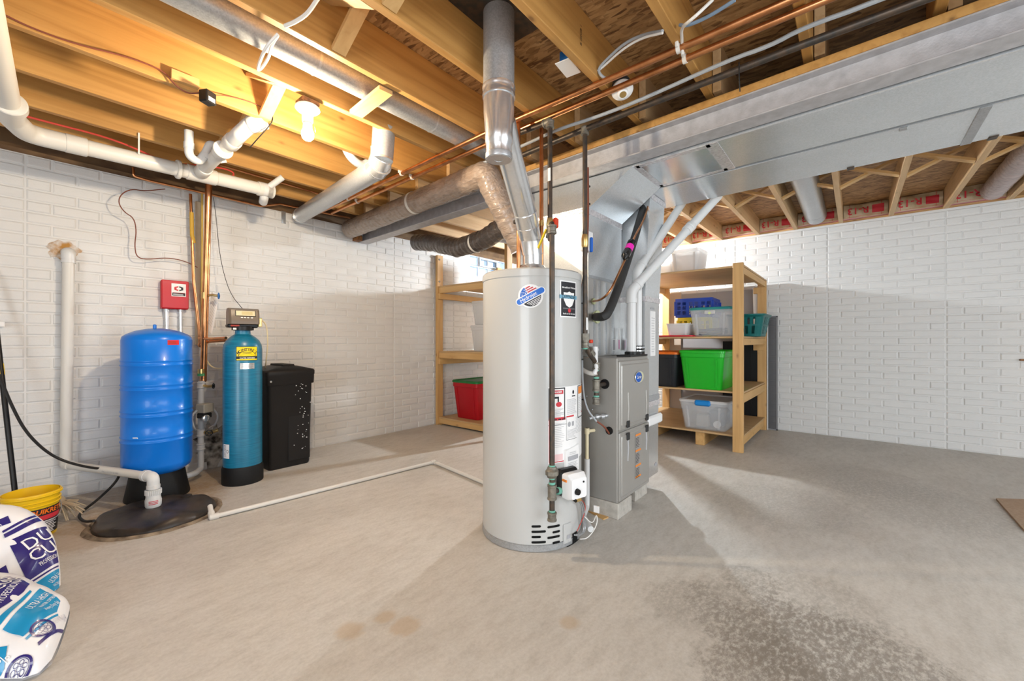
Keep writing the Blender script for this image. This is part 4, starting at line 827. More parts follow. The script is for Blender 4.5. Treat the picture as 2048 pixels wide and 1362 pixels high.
st = W(567, 430, Y=YW-.012); single(M().box(st.x-.018, st.x+.02, YW-.012, YW-.006, st.z-.08, st.z+.035, .001), 'metal_strap', 'galv_bright', 'short shiny metal strap nailed at the top of the brick wall', 'strap')
# ducts in the far joist bays
r3 = thing('far_round_duct', 'galvanized round duct in a joist bay near the insulation', 'duct', (4.5, .335, 2.36)); M().cyl((3.0, .335, 2.46), (5.72, .335, 2.46), .098, seg=32).build('pipe', 'galv', r3); M().lathe([(.099, -.01), (.102, 0), (.099, .01)], (5.5, .335, 2.46), (1, 0, 0), 32, cap=(False, False)).build('seam_ring', 'galv', r3)
i4 = insul('wrapped_duct', 'pinkish wrapped duct end beside the last insulation batt', [(3.2, -1.0, 2.47), (5.5, -.985, 2.46), (5.76, -.98, 2.45)], .085, foilwrap('pink_jacket', (.50, .40, .39), (.36, .28, .27), .4) or 'pink_jacket', .06, (5, -1, 2.35))
# insulation batts at the rim
B = 0
for k, y in enumerate(YJ[4:12]):
    ya, yb = y-.042-.038-.004, YJ[5+k]-.042+.004
    t = thing('insulation_batt', 'batt', 'insulation', (XW+.05, (ya+yb)/2, ZR+.03), 'insulation batts between the joist ends')
    rn = random.random()*9; zb, zt = ZR+.032, ZS-.004
    def bat(u, v, ya=ya, yb=yb, rn=rn):
        return Vector((XW-.015+.03*math.sin(v*PI)*-1+.008*math.sin(u*9+rn+v*4)+.004*math.sin(v*17+rn*2+u*5)-.0*v, ya+(yb-ya)*u, zb+(zt-zb)*v))
    q = M(); q.loft([[bat(i/14, v) for i in range(15)]+[Vector((XW+.12, yb, zb+(zt-zb)*v)), Vector((XW+.12, ya, zb+(zt-zb)*v))] for v in [j/8 for j in range(9)]]); q.build('kraft_facing', 'kraft', t, ang=60)
    fk = lambda x_, y_, bat=bat, ya=ya, yb=yb: bat(.5+x_/(ya-yb), .5+y_/(zt-zb))+Vector((-.003, 0, 0))
    q = M()
    for s_ in (-.13, .13): patch(q, fk, s_-.0015, s_+.0015, -.07, .08, 1, 8)
    patch(q, fk, -.15, .15, -.062, -.060, 12, 1); q.build('print_line', 'red_print', t, fix=False)
    dense = lambda x_, y_: fk(x_, y_)
    q = M(); patch(q, fk, .055, .15, -.045, .035, 8, 6); q.build('printed_block', 'red_print', t, fix=False)
    txt('R-13', .095, lambda x_, y_: fk(x_, y_)+Vector((-.012, 0, 0)), 'lettering', 'red_print', t, rot=PI, x=-.06, y=-.005, fat=.015)
    M().box(XW-.01, XW+.03, ya+.02, yb-.02, zb-.004, zb+.018, .008).build('pink_edge', mat('fibre_pink', (.72, .36, .38), .9, bmp=.6), t)
    B += 1
bl_ = [o for o in COL.objects if o.name.startswith('insulation_batt')]
names = ['nearest the return drop, behind the white vent pipes', 'behind the sloping white vent pipes above the frosted bins', 'first clear of the white vent pipes, above the shelf unit', 'above the shelf unit, next to the far round duct', 'partly hidden by the far round duct', 'first one past the far round duct', 'second one past the far round duct', 'beside the pinkish wrapped duct end']
bl_.sort(key=lambda o: -o.location.y)
for i, o in enumerate(bl_):
    ycur = o.location.y
    o['label'] = 'paper-faced insulation batt, '+names[i]
# ================================================================== drain plumbing at the left
pd = thing('drain_pipe', 'big cream plastic drain pipe hung below the joists along the brick wall', 'pipe', (.6, 3.4, 2.12))
Rp = .0445
A = Vector((.035, 3.40, 2.172)); Bq = Vector((1.235, 3.46, 2.215)); dA = (Bq-A).normalized()
up = [Vector((-.10, 1.6, 2.27)), Vector((-.045, 2.5, 2.23)), Vector((.0, 3.2, 2.185))]
M().cyl(A+dA*.14, Bq, Rp, seg=28).build('long_pipe', 'pvc', pd); M().tube(up, Rp, seg=28).build('cross_pipe', 'pvc', pd)
q = M(); q.tube([up[2]-Vector((0, .1, 0)), up[2]+Vector((.005, .06, 0)), A+Vector((.02, -.02, 0)), A+dA*.07, A+dA*.2], .0495, bend=.10, seg=28); q.build('elbow', 'pvc', pd)
def coup(p, d, L=.08, r=.0515, nm='coupling', t=pd): M().lathe([(r*.94, 0), (r, .004), (r, L-.004), (r*.94, L)], p, d, 28).build(nm, 'pvc', t)
coup(A+dA*.16, dA, .09); coup(up[2]-Vector((0, .14, -.003)), up[2]-up[1], .05, .058, 'hanger_ring')
def on_(px, off=0): # a point of the long pipe seen at picture column px
    best = min((abs(project(A.lerp(Bq, k/400))[0]-px), k) for k in range(401))[1]; return A.lerp(Bq, best/400)
coup(on_(352), dA, .022, .060, 'hanger_ring'); c1 = on_(398); coup(c1-dA*.07, dA, .17, .0505, 'wye'); coup(on_(515), dA, .10); coup(on_(552), dA, .06)
M().lathe([(.052, 0), (.052, .03), (.044, .034), (.044, .05), (.03, .052)], Bq-dA*.02, dA, 28).build('clean_out', 'pvc_white', pd)
s1 = on_(528); M().tube([s1, s1+Vector((.01, .02, -.05)), s1+Vector((.03, .10, -.065))], .030, bend=.04, seg=20).build('lower_branch', 'pvc_white', pd)
s2 = on_(548); M().tube([s2, s2+Vector((.05, -.06, .055)), s2+Vector((.09, -.10, .10))], .022, seg=18).build('upper_branch', 'pvc_white', pd)
h1 = on_(275); M().box(h1.x-.004, h1.x+.004, h1.y-.05, h1.y-.047, h1.z+.02, 2.34).build('strap', 'strap_white', pd)
brp = [c1, W(440, 306, Y=2.98), W(462, 286, Y=2.86), W(480, 268, Y=2.74), W(500, 250, Y=2.66), W(530, 243, Y=2.60)]
M().tube(brp[:3], .036, seg=24).build('branch_pipe', 'pvc', pd)
dB = (brp[1]-c1).normalized(); coup(c1+dB*.05, dB, .1, .044, 'branch_hub'); coup(brp[1]-dB*.02, dB, .05, .042, 'branch_hub'); coup(brp[1]+dB*.05, dB, .02, .052, 'hanger_ring')
M().tube(brp[2:], .041, bend=.05, seg=24).build('branch_elbow', 'pvc_white', pd); coup(brp[2]-dB*.02, (brp[3]-brp[2]), .06, .046, 'branch_hub'); coup(brp[4], brp[5]-brp[4], .05, .046, 'branch_hub')
T = W(378, 262, Z=2.34); zt = W(378, 312, Y=T.y).z; Tb = W(428, 296, Y=T.y-.02); Tc = W(446, 326, Y=T.y+.0)
M().tube([T, Vector((T.x, T.y, zt+.0)), Vector((T.x+.05, T.y, zt-.02)), W(412, 306, Y=T.y), Tb+Vector((-.02, 0, .02)), Tb+Vector((.015, 0, .01)), Tc], .0235, bend=.05, seg=20).build('trap', 'pvc_white', pd)
M().lathe([(.027, 0), (.027, .035)], (T.x, T.y, zt+.045), seg=20).lathe([(.027, 0), (.027, .03)], W(411, 318, Y=T.y), (.02, 0, .1), 20).build('trap_hub', 'pvc_white', pd)
w2 = W(700, 312, Y=2.64); single(M().tube([w2+Vector((-.06, -.03, .08)), w2+Vector((-.03, -.01, .02)), w2+Vector((.02, 0, -.02)), w2+Vector((.10, .02, -.03)), w2+Vector((.16, .02, .02))], .028, smooth=2, seg=20), 'plastic_trap', 'pvc_white', 'white plastic trap bend peeking below a joist behind the branch duct', 'pipe')
# ------------------------------------------------------------------ copper pipes on the left wall
yb = 4.06
wp = thing('wall_copper_line', 'thin copper line along the very top of the brick wall', 'pipe', W(400, 390, Y=yb))
M().tube([W(266, 335, Y=yb), W(267, 352, Y=yb), W(300, 362, Y=yb), W(400, 384, Y=yb), W(520, 412, Y=yb), W(560, 408, Y=yb), W(700, 436, Y=yb)], .0085, bend=.02, seg=10).build('copper_pipe', 'copper', wp)
M().tube([W(440, 330, Y=3.62), W(600, 376, Y=3.62), W(660, 395, Y=3.62)], .0075).build('upper_line', 'copper', wp)
rb = thing('wall_riser', 'slim copper riser strapped with yellow tape on the brick wall', 'pipe', W(400, 690, Y=yb))
M().tube([W(381, 388, Y=yb), W(387, 560, Y=yb), W(398, 660, Y=yb), W(400, 690, Y=yb)], .0105, seg=12).build('copper_pipe', 'copper', rb)
M().tube([W(383, 425, Y=yb), W(384, 470, Y=yb), W(388, 486, Y=yb)], .014, seg=12).build('yellow_tape', mat('old_tape', (.60, .36, .05), .5), rb)
rc = thing('main_riser', 'thick leaning copper riser beside the teal softener tank, with a blue valve', 'pipe', W(406, 775, Y=3.96))
tp_, bt = W(418, 352, Y=3.80), W(406.5, 760, Y=3.96)
M().cyl(bt, tp_, .0225, seg=20).build('copper_pipe', 'copper', rc); M().sphere(bt, .024, 14, 10).build('end_cap', 'copper', rc)
vz_ = W(410, 592, Y=3.9); M().lathe([(.027, -.02), (.027, .03)], vz_, (tp_-bt), 20).build('valve_tee', 'brass', rc)
M().tube([vz_, W(425, 590, Y=3.86), W(436, 592, Y=3.84)], .009).build('valve_stem', 'brass', rc)
def hand(c, ax, r, m, t):
    q = M(); c, ax = Vector(c), Vector(ax).normalized(); a = ax.orthogonal().normalized(); b = ax.cross(a)
    ring = [c+(a*math.cos(2*PI*k/24)+b*math.sin(2*PI*k/24))*r*(1+.06*math.cos(k*PI/2)) for k in range(25)]; q.tube(ring, r*.16, seg=8)
    for k in range(4): q.bar(c, c+(a*math.cos(k*PI/2)+b*math.sin(k*PI/2))*r, .006, .006, ax)
    q.cyl(c-ax*.006, c+ax*.008, r*.3, seg=12); q.build('hand_wheel', m, t)
hand(W(437.5, 592, Y=3.835), (.9, -.45, 0), .022, 'box_blue', rc)
bd = thing('pipe_board', 'pale wooden board with old wiring on the brick wall behind the risers', 'board', W(396, 640, Y=4.12))
x0 = W(391, 500, Y=4.12).x; x1 = W(409, 500, Y=4.12).x; M().box(x0, x1, 4.112, 4.143, W(400, 690, Y=4.12).z, 2.2, .003).build('board', mat('pale_wood', (.62, .52, .38), .6, col2=(.54, .44, .30), sc=12), bd)
M().tube([W(404, 385, Y=4.10), W(404, 480, Y=4.10), W(403, 660, Y=4.10)], .007, seg=8).build('yellow_cable', mat('cable_yellow', (.62, .42, .10), .5), bd); M().tube([W(408, 385, Y=4.10), W(408, 500, Y=4.10), W(405, 660, Y=4.10)], .006, seg=8).build('cream_cable', 'strap_white', bd)
nt_ = thing('paper_sheet', 'white printed paper sheet hung behind the thick copper riser', 'paper', W(425, 640, Y=3.99))
P4 = [W(424, 583, Y=3.97), W(436, 603, Y=3.93), W(424, 668, Y=3.93), W(413, 655, Y=3.97)]
q = M(); q.add(P4+[p_+Vector((-.002, .003, 0)) for p_ in P4], [(0, 1, 2, 3), (7, 6, 5, 4), (0, 4, 5, 1), (1, 5, 6, 2), (2, 6, 7, 3), (3, 7, 4, 0)]); q.build('sheet', 'white_paper', nt_)
q = M()
for k in range(10):
    v = .12+.08*k; a_ = P4[0].lerp(P4[3], v).lerp(P4[1].lerp(P4[2], v), .15); b2 = P4[0].lerp(P4[3], v).lerp(P4[1].lerp(P4[2], v), .8); q.bar(a_+Vector((.001, -.002, 0)), b2+Vector((.001, -.002, 0)), .002, .001)
q.build('print_line', 'grey_print', nt_)
sp = thing('softener_supply', 'pair of dark copper pipes joining the riser to the softener head', 'pipe', W(420, 680, Y=3.8))
M().tube([W(398, 676, Y=3.98), W(420, 678, Y=3.84), W(452, 676, Y=3.66)], .0105).build('copper_pipe', 'copper', sp); M().tube([W(398, 690, Y=4.0), W(420, 683, Y=3.9), W(470, 680, Y=3.76)], .0105).build('copper_pipe', 'copper', sp)
M().sphere(W(401, 690, Y=3.99), .02, 12, 8).build('elbow', 'copper', sp)
# pump manifold
mf = thing('pump_manifold', 'grey plumbing stack with pressure switch, gauge and drain cock between the tanks', 'pipe', W(396, 945, Y=3.92))
yy = 3.93
def wm(x, y, d=0): return W(x, y, Y=yy-d)
mx = wm(402, 790).x
M().tube([(mx, yy, wm(402, 762).z), (mx, yy, wm(402, 925).z), (mx, yy, .07), (mx-.05, yy-.06, .06), (.74, 3.80, .055)], .021, bend=.05, seg=18).build('stack_pipe', 'pvc_grey', mf)
for y, h in ((770, .05), (865, .06), (893, .05)): fitting(mf, (mx, yy, wm(402, y).z), (0, 0, 1), .026, h, m='pvc_grey')
M().lathe([(.022, 0), (.022, .055)], (mx, yy, wm(402, 752).z), seg=18).build('check_valve', 'brass', mf); M().lathe([(.0235, 0), (.0235, .02)], (mx, yy, wm(402, 752).z), seg=18).build('green_band', mat('green_print', (.05, .25, .10), .5), mf)
M().tube([wm(404, 770), wm(415, 773, .05), wm(425, 772, .07)], .010).build('drain_cock', 'brass', mf); hand(wm(427, 772, .075), (.8, -.6, 0), .019, 'black_plastic', mf)
M().tube([wm(404, 864), wm(418, 866, .04), wm(436, 860, .07)], .012).build('boiler_cock', 'brass', mf); hand(wm(418, 866, .06), (-.2, -1, 0), .022, 'black_plastic', mf)
sc_ = wm(410, 816, .05); M(frame(sc_, .5)).box(-.045, .045, -.04, .04, -.035, .035, .006).build('pressure_switch', mat('switch_grey', (.30, .28, .24), .45), mf)
M(frame(sc_, .5)).box(-.04, .03, -.035, .035, -.075, -.037, .005).build('switch_base', 'black_plastic', mf)
M().lathe([(.024, 0), (.026, .004), (.026, .02), (.02, .024)], wm(410, 836, .08), (.3, -1, 0), 20).build('gauge', 'galv_bright', mf)
for s_ in (-1, 1): M().tube([sc_+Vector((.05*s_, 0, -.01)), sc_+Vector((.085*s_, -.02*s_, -.06)), sc_+Vector((.07*s_, -.0, -.14)), sc_+Vector((.045*s_, .06, -.17))], .008, smooth=2, seg=10).build('flexible_conduit', 'pvc_grey', mf)
# wall stain patch of bare rough concrete
# ------------------------------------------------------------------ red control box
yf = YW-.075
bx0, bx1 = W(324, 590, Y=yf).x, W(377, 590, Y=yf).x; bz0, bz1 = W(350, 618, Y=yf).z, W(350, 562, Y=yf).z
rbx = thing('control_box', 'red steel pump control box with a white label on the brick wall', 'box', ((bx0+bx1)/2, YW-.04, bz0))
mat('box_red', (.50, .006, .014), .35, coat=.08)
M().box(bx0, bx1, yf+.006, YW-.004, bz0, bz1, .004).build('body', 'box_red', rbx); M().box(bx0-.003, bx1+.003, yf, yf+.03, bz0+.004, bz1+.004, .005).build('cover', 'box_red', rbx)
fb = lambda l: plane(((bx0+bx1)/2+.02, yf-l, bz0+(bz1-bz0)*.68), (1, 0, 0), (0, 0, 1), 0)
q = M(); patch(q, fb(.001), -.045, .045, -.05, .05, 1, 1); lb3 = q.build('label', 'white_paper', rbx, fix=False)
q = M(); patch(q, fb(.002), -.04, .04, -.044, -.022, 1, 1); poly(q, fb(.002), [(.003, .032), (.028, .022), (.028, .002), (.003, -.008), (.003, .004), (.014, .006), (.014, .018), (.003, .02)]); q.build('black_mark', 'black_print', lb3, fix=False)
q = M(); poly(q, fb(.002), [(-.003, -.008), (-.028, .002), (-.028, .022), (-.003, .032), (-.003, .02), (-.014, .018), (-.014, .006), (-.003, .004)]); patch(q, fb(.002), -.038, .038, -.026, -.02, 1, 1); q.build('red_mark', 'red_print', lb3, fix=False)
q = M(); lines(q, fb(.003), -.035, .035, -.041, -.027, 2, .003, 1); q.build('small_print', 'white_paper', lb3, fix=False)
for k, px in enumerate((333, 361)):
    cx = W(px, 640, Y=YW-.035); q = M(); q.tube([(cx.x, YW-.035, bz0+.002), (cx.x+.005, YW-.035, .95), (cx.x+.01, YW-.03, .6)], .0125, seg=12, step=.005, rf=lambda i, L: .0125+.0022*(i % 2)); q.build('flexible_conduit', 'galv_bright', rbx, ang=60)
    M().lathe([(.018, 0), (.018, .02)], (cx.x, YW-.035, bz0-.02)).build('conduit_nut', 'galv', rbx)
# ------------------------------------------------------------------ blue pressure tank
TC = (.652, 3.714); TR = .190
pt = thing('pressure_tank', 'bright blue ribbed well pressure tank on a black base', 'tank', (TC[0], TC[1], 0))
mat('tank_blue', (.004, .17, .66), .3, coat=.12); mat('tank_cap', (.007, .007, .0075), .6, bmp=.2, bsc=30)
prof = [(.10, .165), (.15, .178), (TR-.008, .205), (TR, .24)]
for z in (.415, .585, .76, .92): prof += [(TR, z-.022), (TR+.004, z-.018), (TR+.004, z-.012), (TR, z-.008), (TR, z+.008), (TR+.004, z+.012), (TR+.004, z+.018), (TR, z+.022)]
prof += [(TR, 1.07), (TR-.006, 1.095), (TR-.025, 1.112), (.12, 1.135), (.06, 1.150), (.02, 1.154)]
M().lathe(prof, TC+(0,), seg=64).build('tank_body', 'tank_blue', pt, ang=50)
M().lathe([(.176, 0), (.178, .006), (.160, .10), (.148, .178)], TC+(0,), seg=48).build('base', 'tank_cap', pt)
M().lathe([(.010, 0), (.010, .028), (.006, .032)], (TC[0]-.02, TC[1]-.02, 1.148), seg=10).build('air_valve', 'tank_blue', pt)
a, z = Wc(347, 685, TC, TR); q = M(); patch(q, cylmap(TC, TR, a, z, .001), -.033, .033, -.016, .016, 6, 1); sl_ = q.build('red_label', mat('label_red', (.62, .02, .02), .5), pt, fix=False)
q = M(); lines(q, cylmap(TC, TR, a, z, .0018), -.028, .028, -.012, .012, 4, .002); q.build('small_print', 'wire_brown', sl_, fix=False)
q = M(); disc(q, lambda x_, y_: Vector((TC[0]+x_, TC[1]+y_, 1.1475-.28*max(0, math.hypot(x_, y_)-.05)+.002)), .055, -.035, .045, .03, 18); q.build('purple_label', mat('label_purple', (.28, .16, .50), .4), pt, fix=False)
a, z = Wc(272, 876, TC, TR); q = M(); patch(q, cylmap(TC, TR, a, z, .001), -.02, .01, -.003, .003, 3, 1); patch(q, cylmap(TC, TR, a, z, .001), .006, .012, -.016, .0, 2, 1); q.build('scratch', 'white_paper', pt, fix=False)
# ------------------------------------------------------------------ softener tank
SC = (1.133, 3.601); SR = .128
sf = thing('softener_tank', 'tall teal softener tank with a control head and a yellow company sticker', 'tank', (SC[0], SC[1], 0))
m, t, b = nt('tank_teal'); n = N(t, 'ShaderNodeTexNoise', Scale=1, Detail=3); t.links.new(coords(t, (9, 9, 130)), n.inputs[0]); t.links.new(ramp(t, n.outputs[0], [(.3, (.004, .115, .215)), (.7, (.010, .19, .325))]), b.inputs['Base Color']); b.inputs['Roughness'].default_value = .33; b.inputs['Coat Weight'].default_value = .1; MATS['tank_teal'] = m
M().lathe([(SR, .11), (SR, 1.0), (SR-.004, 1.035), (SR-.02, 1.07), (SR-.045, 1.095), (.062, 1.112), (.052, 1.118), (.050, 1.145)], SC+(0,), seg=56).build('tank_body', 'tank_teal', sf, ang=50)
M().lathe([(.134, 0), (.136, .006), (.136, .11), (.130, .132), (SR, .133)], SC+(0,), seg=56).build('base_boot', 'tank_cap', sf)
yaw = math.atan2(-SC[1], -SC[0])+PI/2+.16
hd = frame((SC[0], SC[1], 1.145), yaw)
M(hd).lathe([(.055, 0), (.072, .004), (.072, .03), (.06, .034)], (0, 0, 0), seg=28).box(-.105, .095, -.05, .05, .022, .05, .008).build('valve_body', 'black_plastic', sf)
M(hd).box(-.07, .0, -.052, -.049, .006, .02).build('valve_label', 'white_paper', sf)
M(hd).box(-.085, -.03, -.054, -.05, .03, .042).build('red_strip', 'handle_red', sf)
q = M(hd); sec = lambda x, k: [Vector((x, y*k, z)) for y, z in ((-.085, .048), (-.088, .075), (-.062, .155), (-.03, .168), (.05, .165), (.075, .14), (.08, .05))]
q.loft([sec(-.098, .85), sec(-.085, 1), sec(.085, 1), sec(.098, .85)]); hb = q.build('control_head', mat('head_bronze', (.16, .125, .095), .32), sf, ang=25)
fh = lambda l: (lambda x, y: hd(Vector((x, -.088-l*.9+.026*((y+.04)/.08)-.0, .115+y*.95-.0+l*.3))))
q = M(); patch(q, fh(.0045), -.06, .072, -.010, .036, 2, 1); q.build('display_bezel', 'black_plastic', hb, fix=False)
q = M(); patch(q, fh(.007), -.055, .067, -.007, .032, 2, 1); q.build('display', mat('lcd', (.62, .55, .36), .3), hb, fix=False)
q = M(); patch(q, fh(.008), -.02, .05, .0, .025, 2, 1); q.build('display_digit', mat('lcd_dark', (.50, .43, .22), .3), hb, fix=False)
for x in (-.02, .0, .02, .045): q = M(); disc(q, fh(.006), x, -.022, .008, .004, 10); q.build('button', 'white_paper', hb, fix=False)
M(hd).box(.098, .125, -.02, .03, .03, .10, .004).build('brine_valve', 'brass', sf)
a, z = Wc(495, 707, SC, SR); fz = lambda l: cylmap(SC, SR, a, z, l)
q = M(); patch(q, fz(.001), -.071, .071, -.052, .052, 10, 1); ys = q.build('company_sticker', mat('sticker_yellow', (.85, .66, .01), .4), sf, fix=False)
q = M(); patch(q, fz(.0016), -.071, .071, -.040, -.020, 10, 1)
q.add([fz(.0016)(-.055+.11*k/12, -.020+.020*math.sin(PI*k/12)) for k in range(13)], [tuple(range(13))])
for k in range(16):
    t0, t1 = PI*k/16, PI*(k+1)/16; q.add([fz(.0017)(r*.054*math.cos(t_), -.018+r*.036*math.sin(t_)) for r, t_ in ((1, t0), (1.07, t0), (1.07, t1), (1, t1))], [(0, 1, 2, 3)])
patch(q, fz(.0016), -.071, .071, -.052, -.049, 8, 1); patch(q, fz(.0016), -.071, .071, .049, .052, 8, 1); patch(q, fz(.0016), -.071, -.068, -.052, .052, 1, 1); patch(q, fz(.0016), .068, .071, -.052, .052, 1, 1)
q.build('black_arch', 'black_print', ys, fix=False)
for i, ch in enumerate("McINTYRE'S"):
    th = math.radians(152-i*13.8); txt(ch.upper(), .026, fz(.002), 'lettering', 'black_print', ys, x=.066*math.cos(th)*.98, y=-.016+.046*math.sin(th), rot=(th-PI/2)*.75, fat=.02)
txt('WATER REFINERS', .0125, fz(.0022), 'lettering', 'white_paper', ys, y=-.034, fat=.025); q = M(); lines(q, fz(.0022), -.03, .03, .002, .009, 2, .002); q.build('small_print', 'black_print', ys, fix=False)
a2_, z2_ = Wc(496, 732, SC, SR); q = M(); patch(q, cylmap(SC, SR, a2_, z2_, .001), -.05, .045, -.022, .022, 8, 1); sv = q.build('silver_label', 'galv_bright', sf, fix=False)
q = M(); lines(q, cylmap(SC, SR, a2_, z2_, .0016), -.04, .04, -.015, .015, 4, .002); q.build('small_print', 'grey_print', sv, fix=False)
a3, z3 = Wc(453, 903, SC, SR); q = M(); patch(q, cylmap(SC, SR, a3, z3, .001), -.035, .025, -.052, .052, 6, 1); wl2 = q.build('white_label', 'white_paper', sf, fix=False)
q = M(); f3 = cylmap(SC, SR, a3, z3, .0016); lines(q, f3, -.028, .0, -.04, .045, 9, .002)
for k in range(14):
    t0, t1 = 2*PI*k/14, 2*PI*(k+1)/14; q.add([f3(.011+r*math.cos(t_), r*math.sin(t_)*1.3) for r, t_ in ((.007, t0), (.0095, t0), (.0095, t1), (.007, t1))], [(0, 1, 2, 3)])
q.build('small_print', 'black_print', wl2, fix=False)
cable('brine_hose', 'thin cream hose from the softener head down to the black bin', [hd(Vector((.12, 0, .09))), hd(Vector((.165, .02, .05))), hd(Vector((.175, .03, -.10))), hd(Vector((.165, .05, -.25))), Vector((1.36, 3.80, .84))], .005, mat('hose_cream', (.66, .56, .36), .4))
cable('drain_hose', 'yellowed hose loop passing behind the teal softener tank', [W(412, 718, Y=3.97), W(420, 732, Y=3.95), W(435, 738, Y=3.9), W(450, 736, Y=3.85)], .006, 'hose_cream')
# ------------------------------------------------------------------ brine bin
bb_ = thing('brine_bin', 'tall black plastic salt bin with a lidded handle against the brick wall', 'bin', (1.52, 3.865, 0)); fb_ = frame((1.515, 3.855, 0))
rr = lambda w_, d_, z, r=.03: [Vector((x, y, z)) for x, y in rrect(w_, d_, r)]
mat('bin_black', (.011, .0095, .009), .5, bmp=.12, bsc=50)
M(fb_).loft([rr(.325, .325, 0), rr(.335, .335, .02), rr(.365, .365, .74), rr(.37, .37, .745)]).build('bin_body', 'bin_black', bb_)
M(fb_).loft([rr(.385, .385, .70), rr(.39, .39, .705), rr(.395, .395, .775), rr(.40, .40, .78), rr(.40, .40, .81), rr(.385, .385, .822), rr(.20, .30, .848, .05), rr(.17, .28, .852, .05)]).build('lid', 'bin_black', bb_)
M(fb_).loft([[Vector((x, y, z)) for y, z in ((-.16, .83), (-.13, .868), (.13, .868), (.16, .83))] for x in (-.045, .045)]).build('handle', 'bin_black', bb_)
M(fb_).box(-.02, .16, -.176, -.168, .05, .69, .004).build('face_panel', 'bin_black', bb_)
M(fb_).cyl((-.165, -.199, .735), (-.165, -.203, .735), .008, seg=12).build('lid_screw', 'galv_bright', bb_)
q = M(fb_)
for _ in range(46):
    x = .07+random.gauss(0, .03)+.05*random.random(); z = random.uniform(.04, .72); yf_ = -.1605-.02*z/.74-(.008 if x < .16 and .05 < z < .69 else 0); r = random.uniform(.0015, .004); q.box(x-r, x+r, yf_-.004, yf_-.0005, z-r, z+r)
q.build('paint_speck', 'white_paper', bb_, kind='stuff')
# ------------------------------------------------------------------ sump
SP = Vector((.575, 3.275, 0)); su = thing('sump_lid', 'round black sump lid lying in a rough concrete ring on the floor', 'lid', SP)
rn = [random.uniform(-1, 1) for _ in range(64)]
q = M(frame(SP+Vector((0, 0, .0)), .3)); q.lathe([(.288, 0), (.285, .018), (.272, .036), (.25, .046), (.10, .052), (.02, .052)], (0, 0, 0), seg=48)
q.v = [v+Vector((0, 0, .02*max(0, (v.x-SP.x)*-.3)+.012*math.sin(v.x*23)*math.sin(v.y*17)*(v.z > .03))) for v in q.v]; q.build('lid_plate', mat('lid_black', (.022, .018, .016), .38, col2=(.06, .045, .035), sc=9, bmp=.6, bsc=9), su)
q = M(frame(SP)); q.loft([[Vector((r*math.cos(2*PI*k/40)*(1+.02*rn[k]), r*math.sin(2*PI*k/40)*(1+.02*rn[-k]), z)) for k in range(40)] for r, z in ((.325, .0005), (.312, .010), (.302, .012), (.292, .004))], cap=(False, False)); q.build('rough_rim', mat('rough_rim', (.34, .27, .19), .9, col2=(.10, .07, .05), sc=14, bmp=1, bsc=25), su, ang=60)
for a in (.6, 1.5): M().cyl(SP+Vector((.2*math.cos(a), .2*math.sin(a), .045)), SP+Vector((.2*math.cos(a), .2*math.sin(a), .053)), .03, seg=16).build('plug', 'lid_black', su)
sx, sy = .562, 3.325; wx, wy_ = W(137, 700, Y=4.09).x, 4.09
dp = thing('discharge_pipe', 'white plastic sump discharge pipe rising up the brick wall', 'pipe', (sx, sy, .045))
zE = .232; E1_ = Vector((sx, sy, zE)); E2_ = Vector((wx-.012, wy_, .235)); topz = W(138, 520, Y=wy_).z
M().cyl(E1_, E2_, .0245, seg=22).build('level_pipe', 'pvc', dp)
M().cyl(E2_, (wx, wy_, topz), .030, seg=24).build('wall_pipe', 'pvc', dp)
M().cyl((sx, sy, .04), E1_, .025, seg=22).build('stub_pipe', 'pvc_white', dp)
hh_ = (E2_-E1_).normalized()
M().tube([E1_-Vector((0, 0, .055)), E1_, E1_+hh_*.055], .031, bend=.045, seg=22).lathe([(.034, 0), (.034, .025)], E1_+hh_*.05, hh_, 22).lathe([(.034, 0), (.034, .02)], E1_-Vector((0, 0, .07)), seg=22).build('elbow', 'pvc_white', dp)
q = M(); q.lathe([(.036, 0), (.04, .01), (.041, .04), (.036, .06), (.036, .075), (.030, .085)], (sx, sy, .05), seg=28)
for k in range(24): a = 2*PI*k/24; q.cyl((sx+.037*math.cos(a), sy+.037*math.sin(a), .127), (sx+.037*math.cos(a), sy+.037*math.sin(a), .155), .0045, seg=6)
q.lathe([(.037, 0), (.037, .03)], (sx, sy, .126), seg=28); q.build('union_valve', 'pvc_white', dp)
a, z = Wc(310, 1003, (sx, sy), .041); fu_ = cylmap((sx, sy), .041, a, z, .001); q = M(); lines(q, fu_, -.03, .03, -.02, .006, 3, .004); q.build('red_print', 'red_print', dp, fix=False)
M().tube([E2_+hh_*-.05, E2_+Vector((0, 0, -.0)), E2_+Vector((0, 0, .06))], .031, bend=.04, seg=22).build('lower_elbow', 'pvc', dp)
M().lathe([(.036, 0), (.036, .05)], (wx, wy_, topz-.02), seg=24).tube([(wx, wy_, topz), (wx, wy_, topz+.05), (wx, YW+.02, topz+.055)], .036, bend=.05, seg=24).build('top_elbow', 'pvc_white', dp)
q = M(); fq = plane((wx-.02, YW-.010, topz+.10), (1, 0, 0), (0, 0, 1), 0); q.loft([[Vector((wx-.02+(.075+.01*math.sin(5*t_+1)+.006*math.sin(11*t_))*s_*math.cos(t_)*.9, yq, topz+.07+(.075+.008*math.sin(7*t_))*s_*math.sin(t_)*.8)) for t_ in [2*PI*k/36 for k in range(36)]] for s_, yq in ((1.15, YW-.004), (.95, YW-.014), (.5, YW-.02))]); q.build('mortar_patch', mat('rust_mortar', (.68, .66, .63), .9, col2=(.42, .21, .05), sc=22, bmp=1, bsc=40), dp, ang=60)
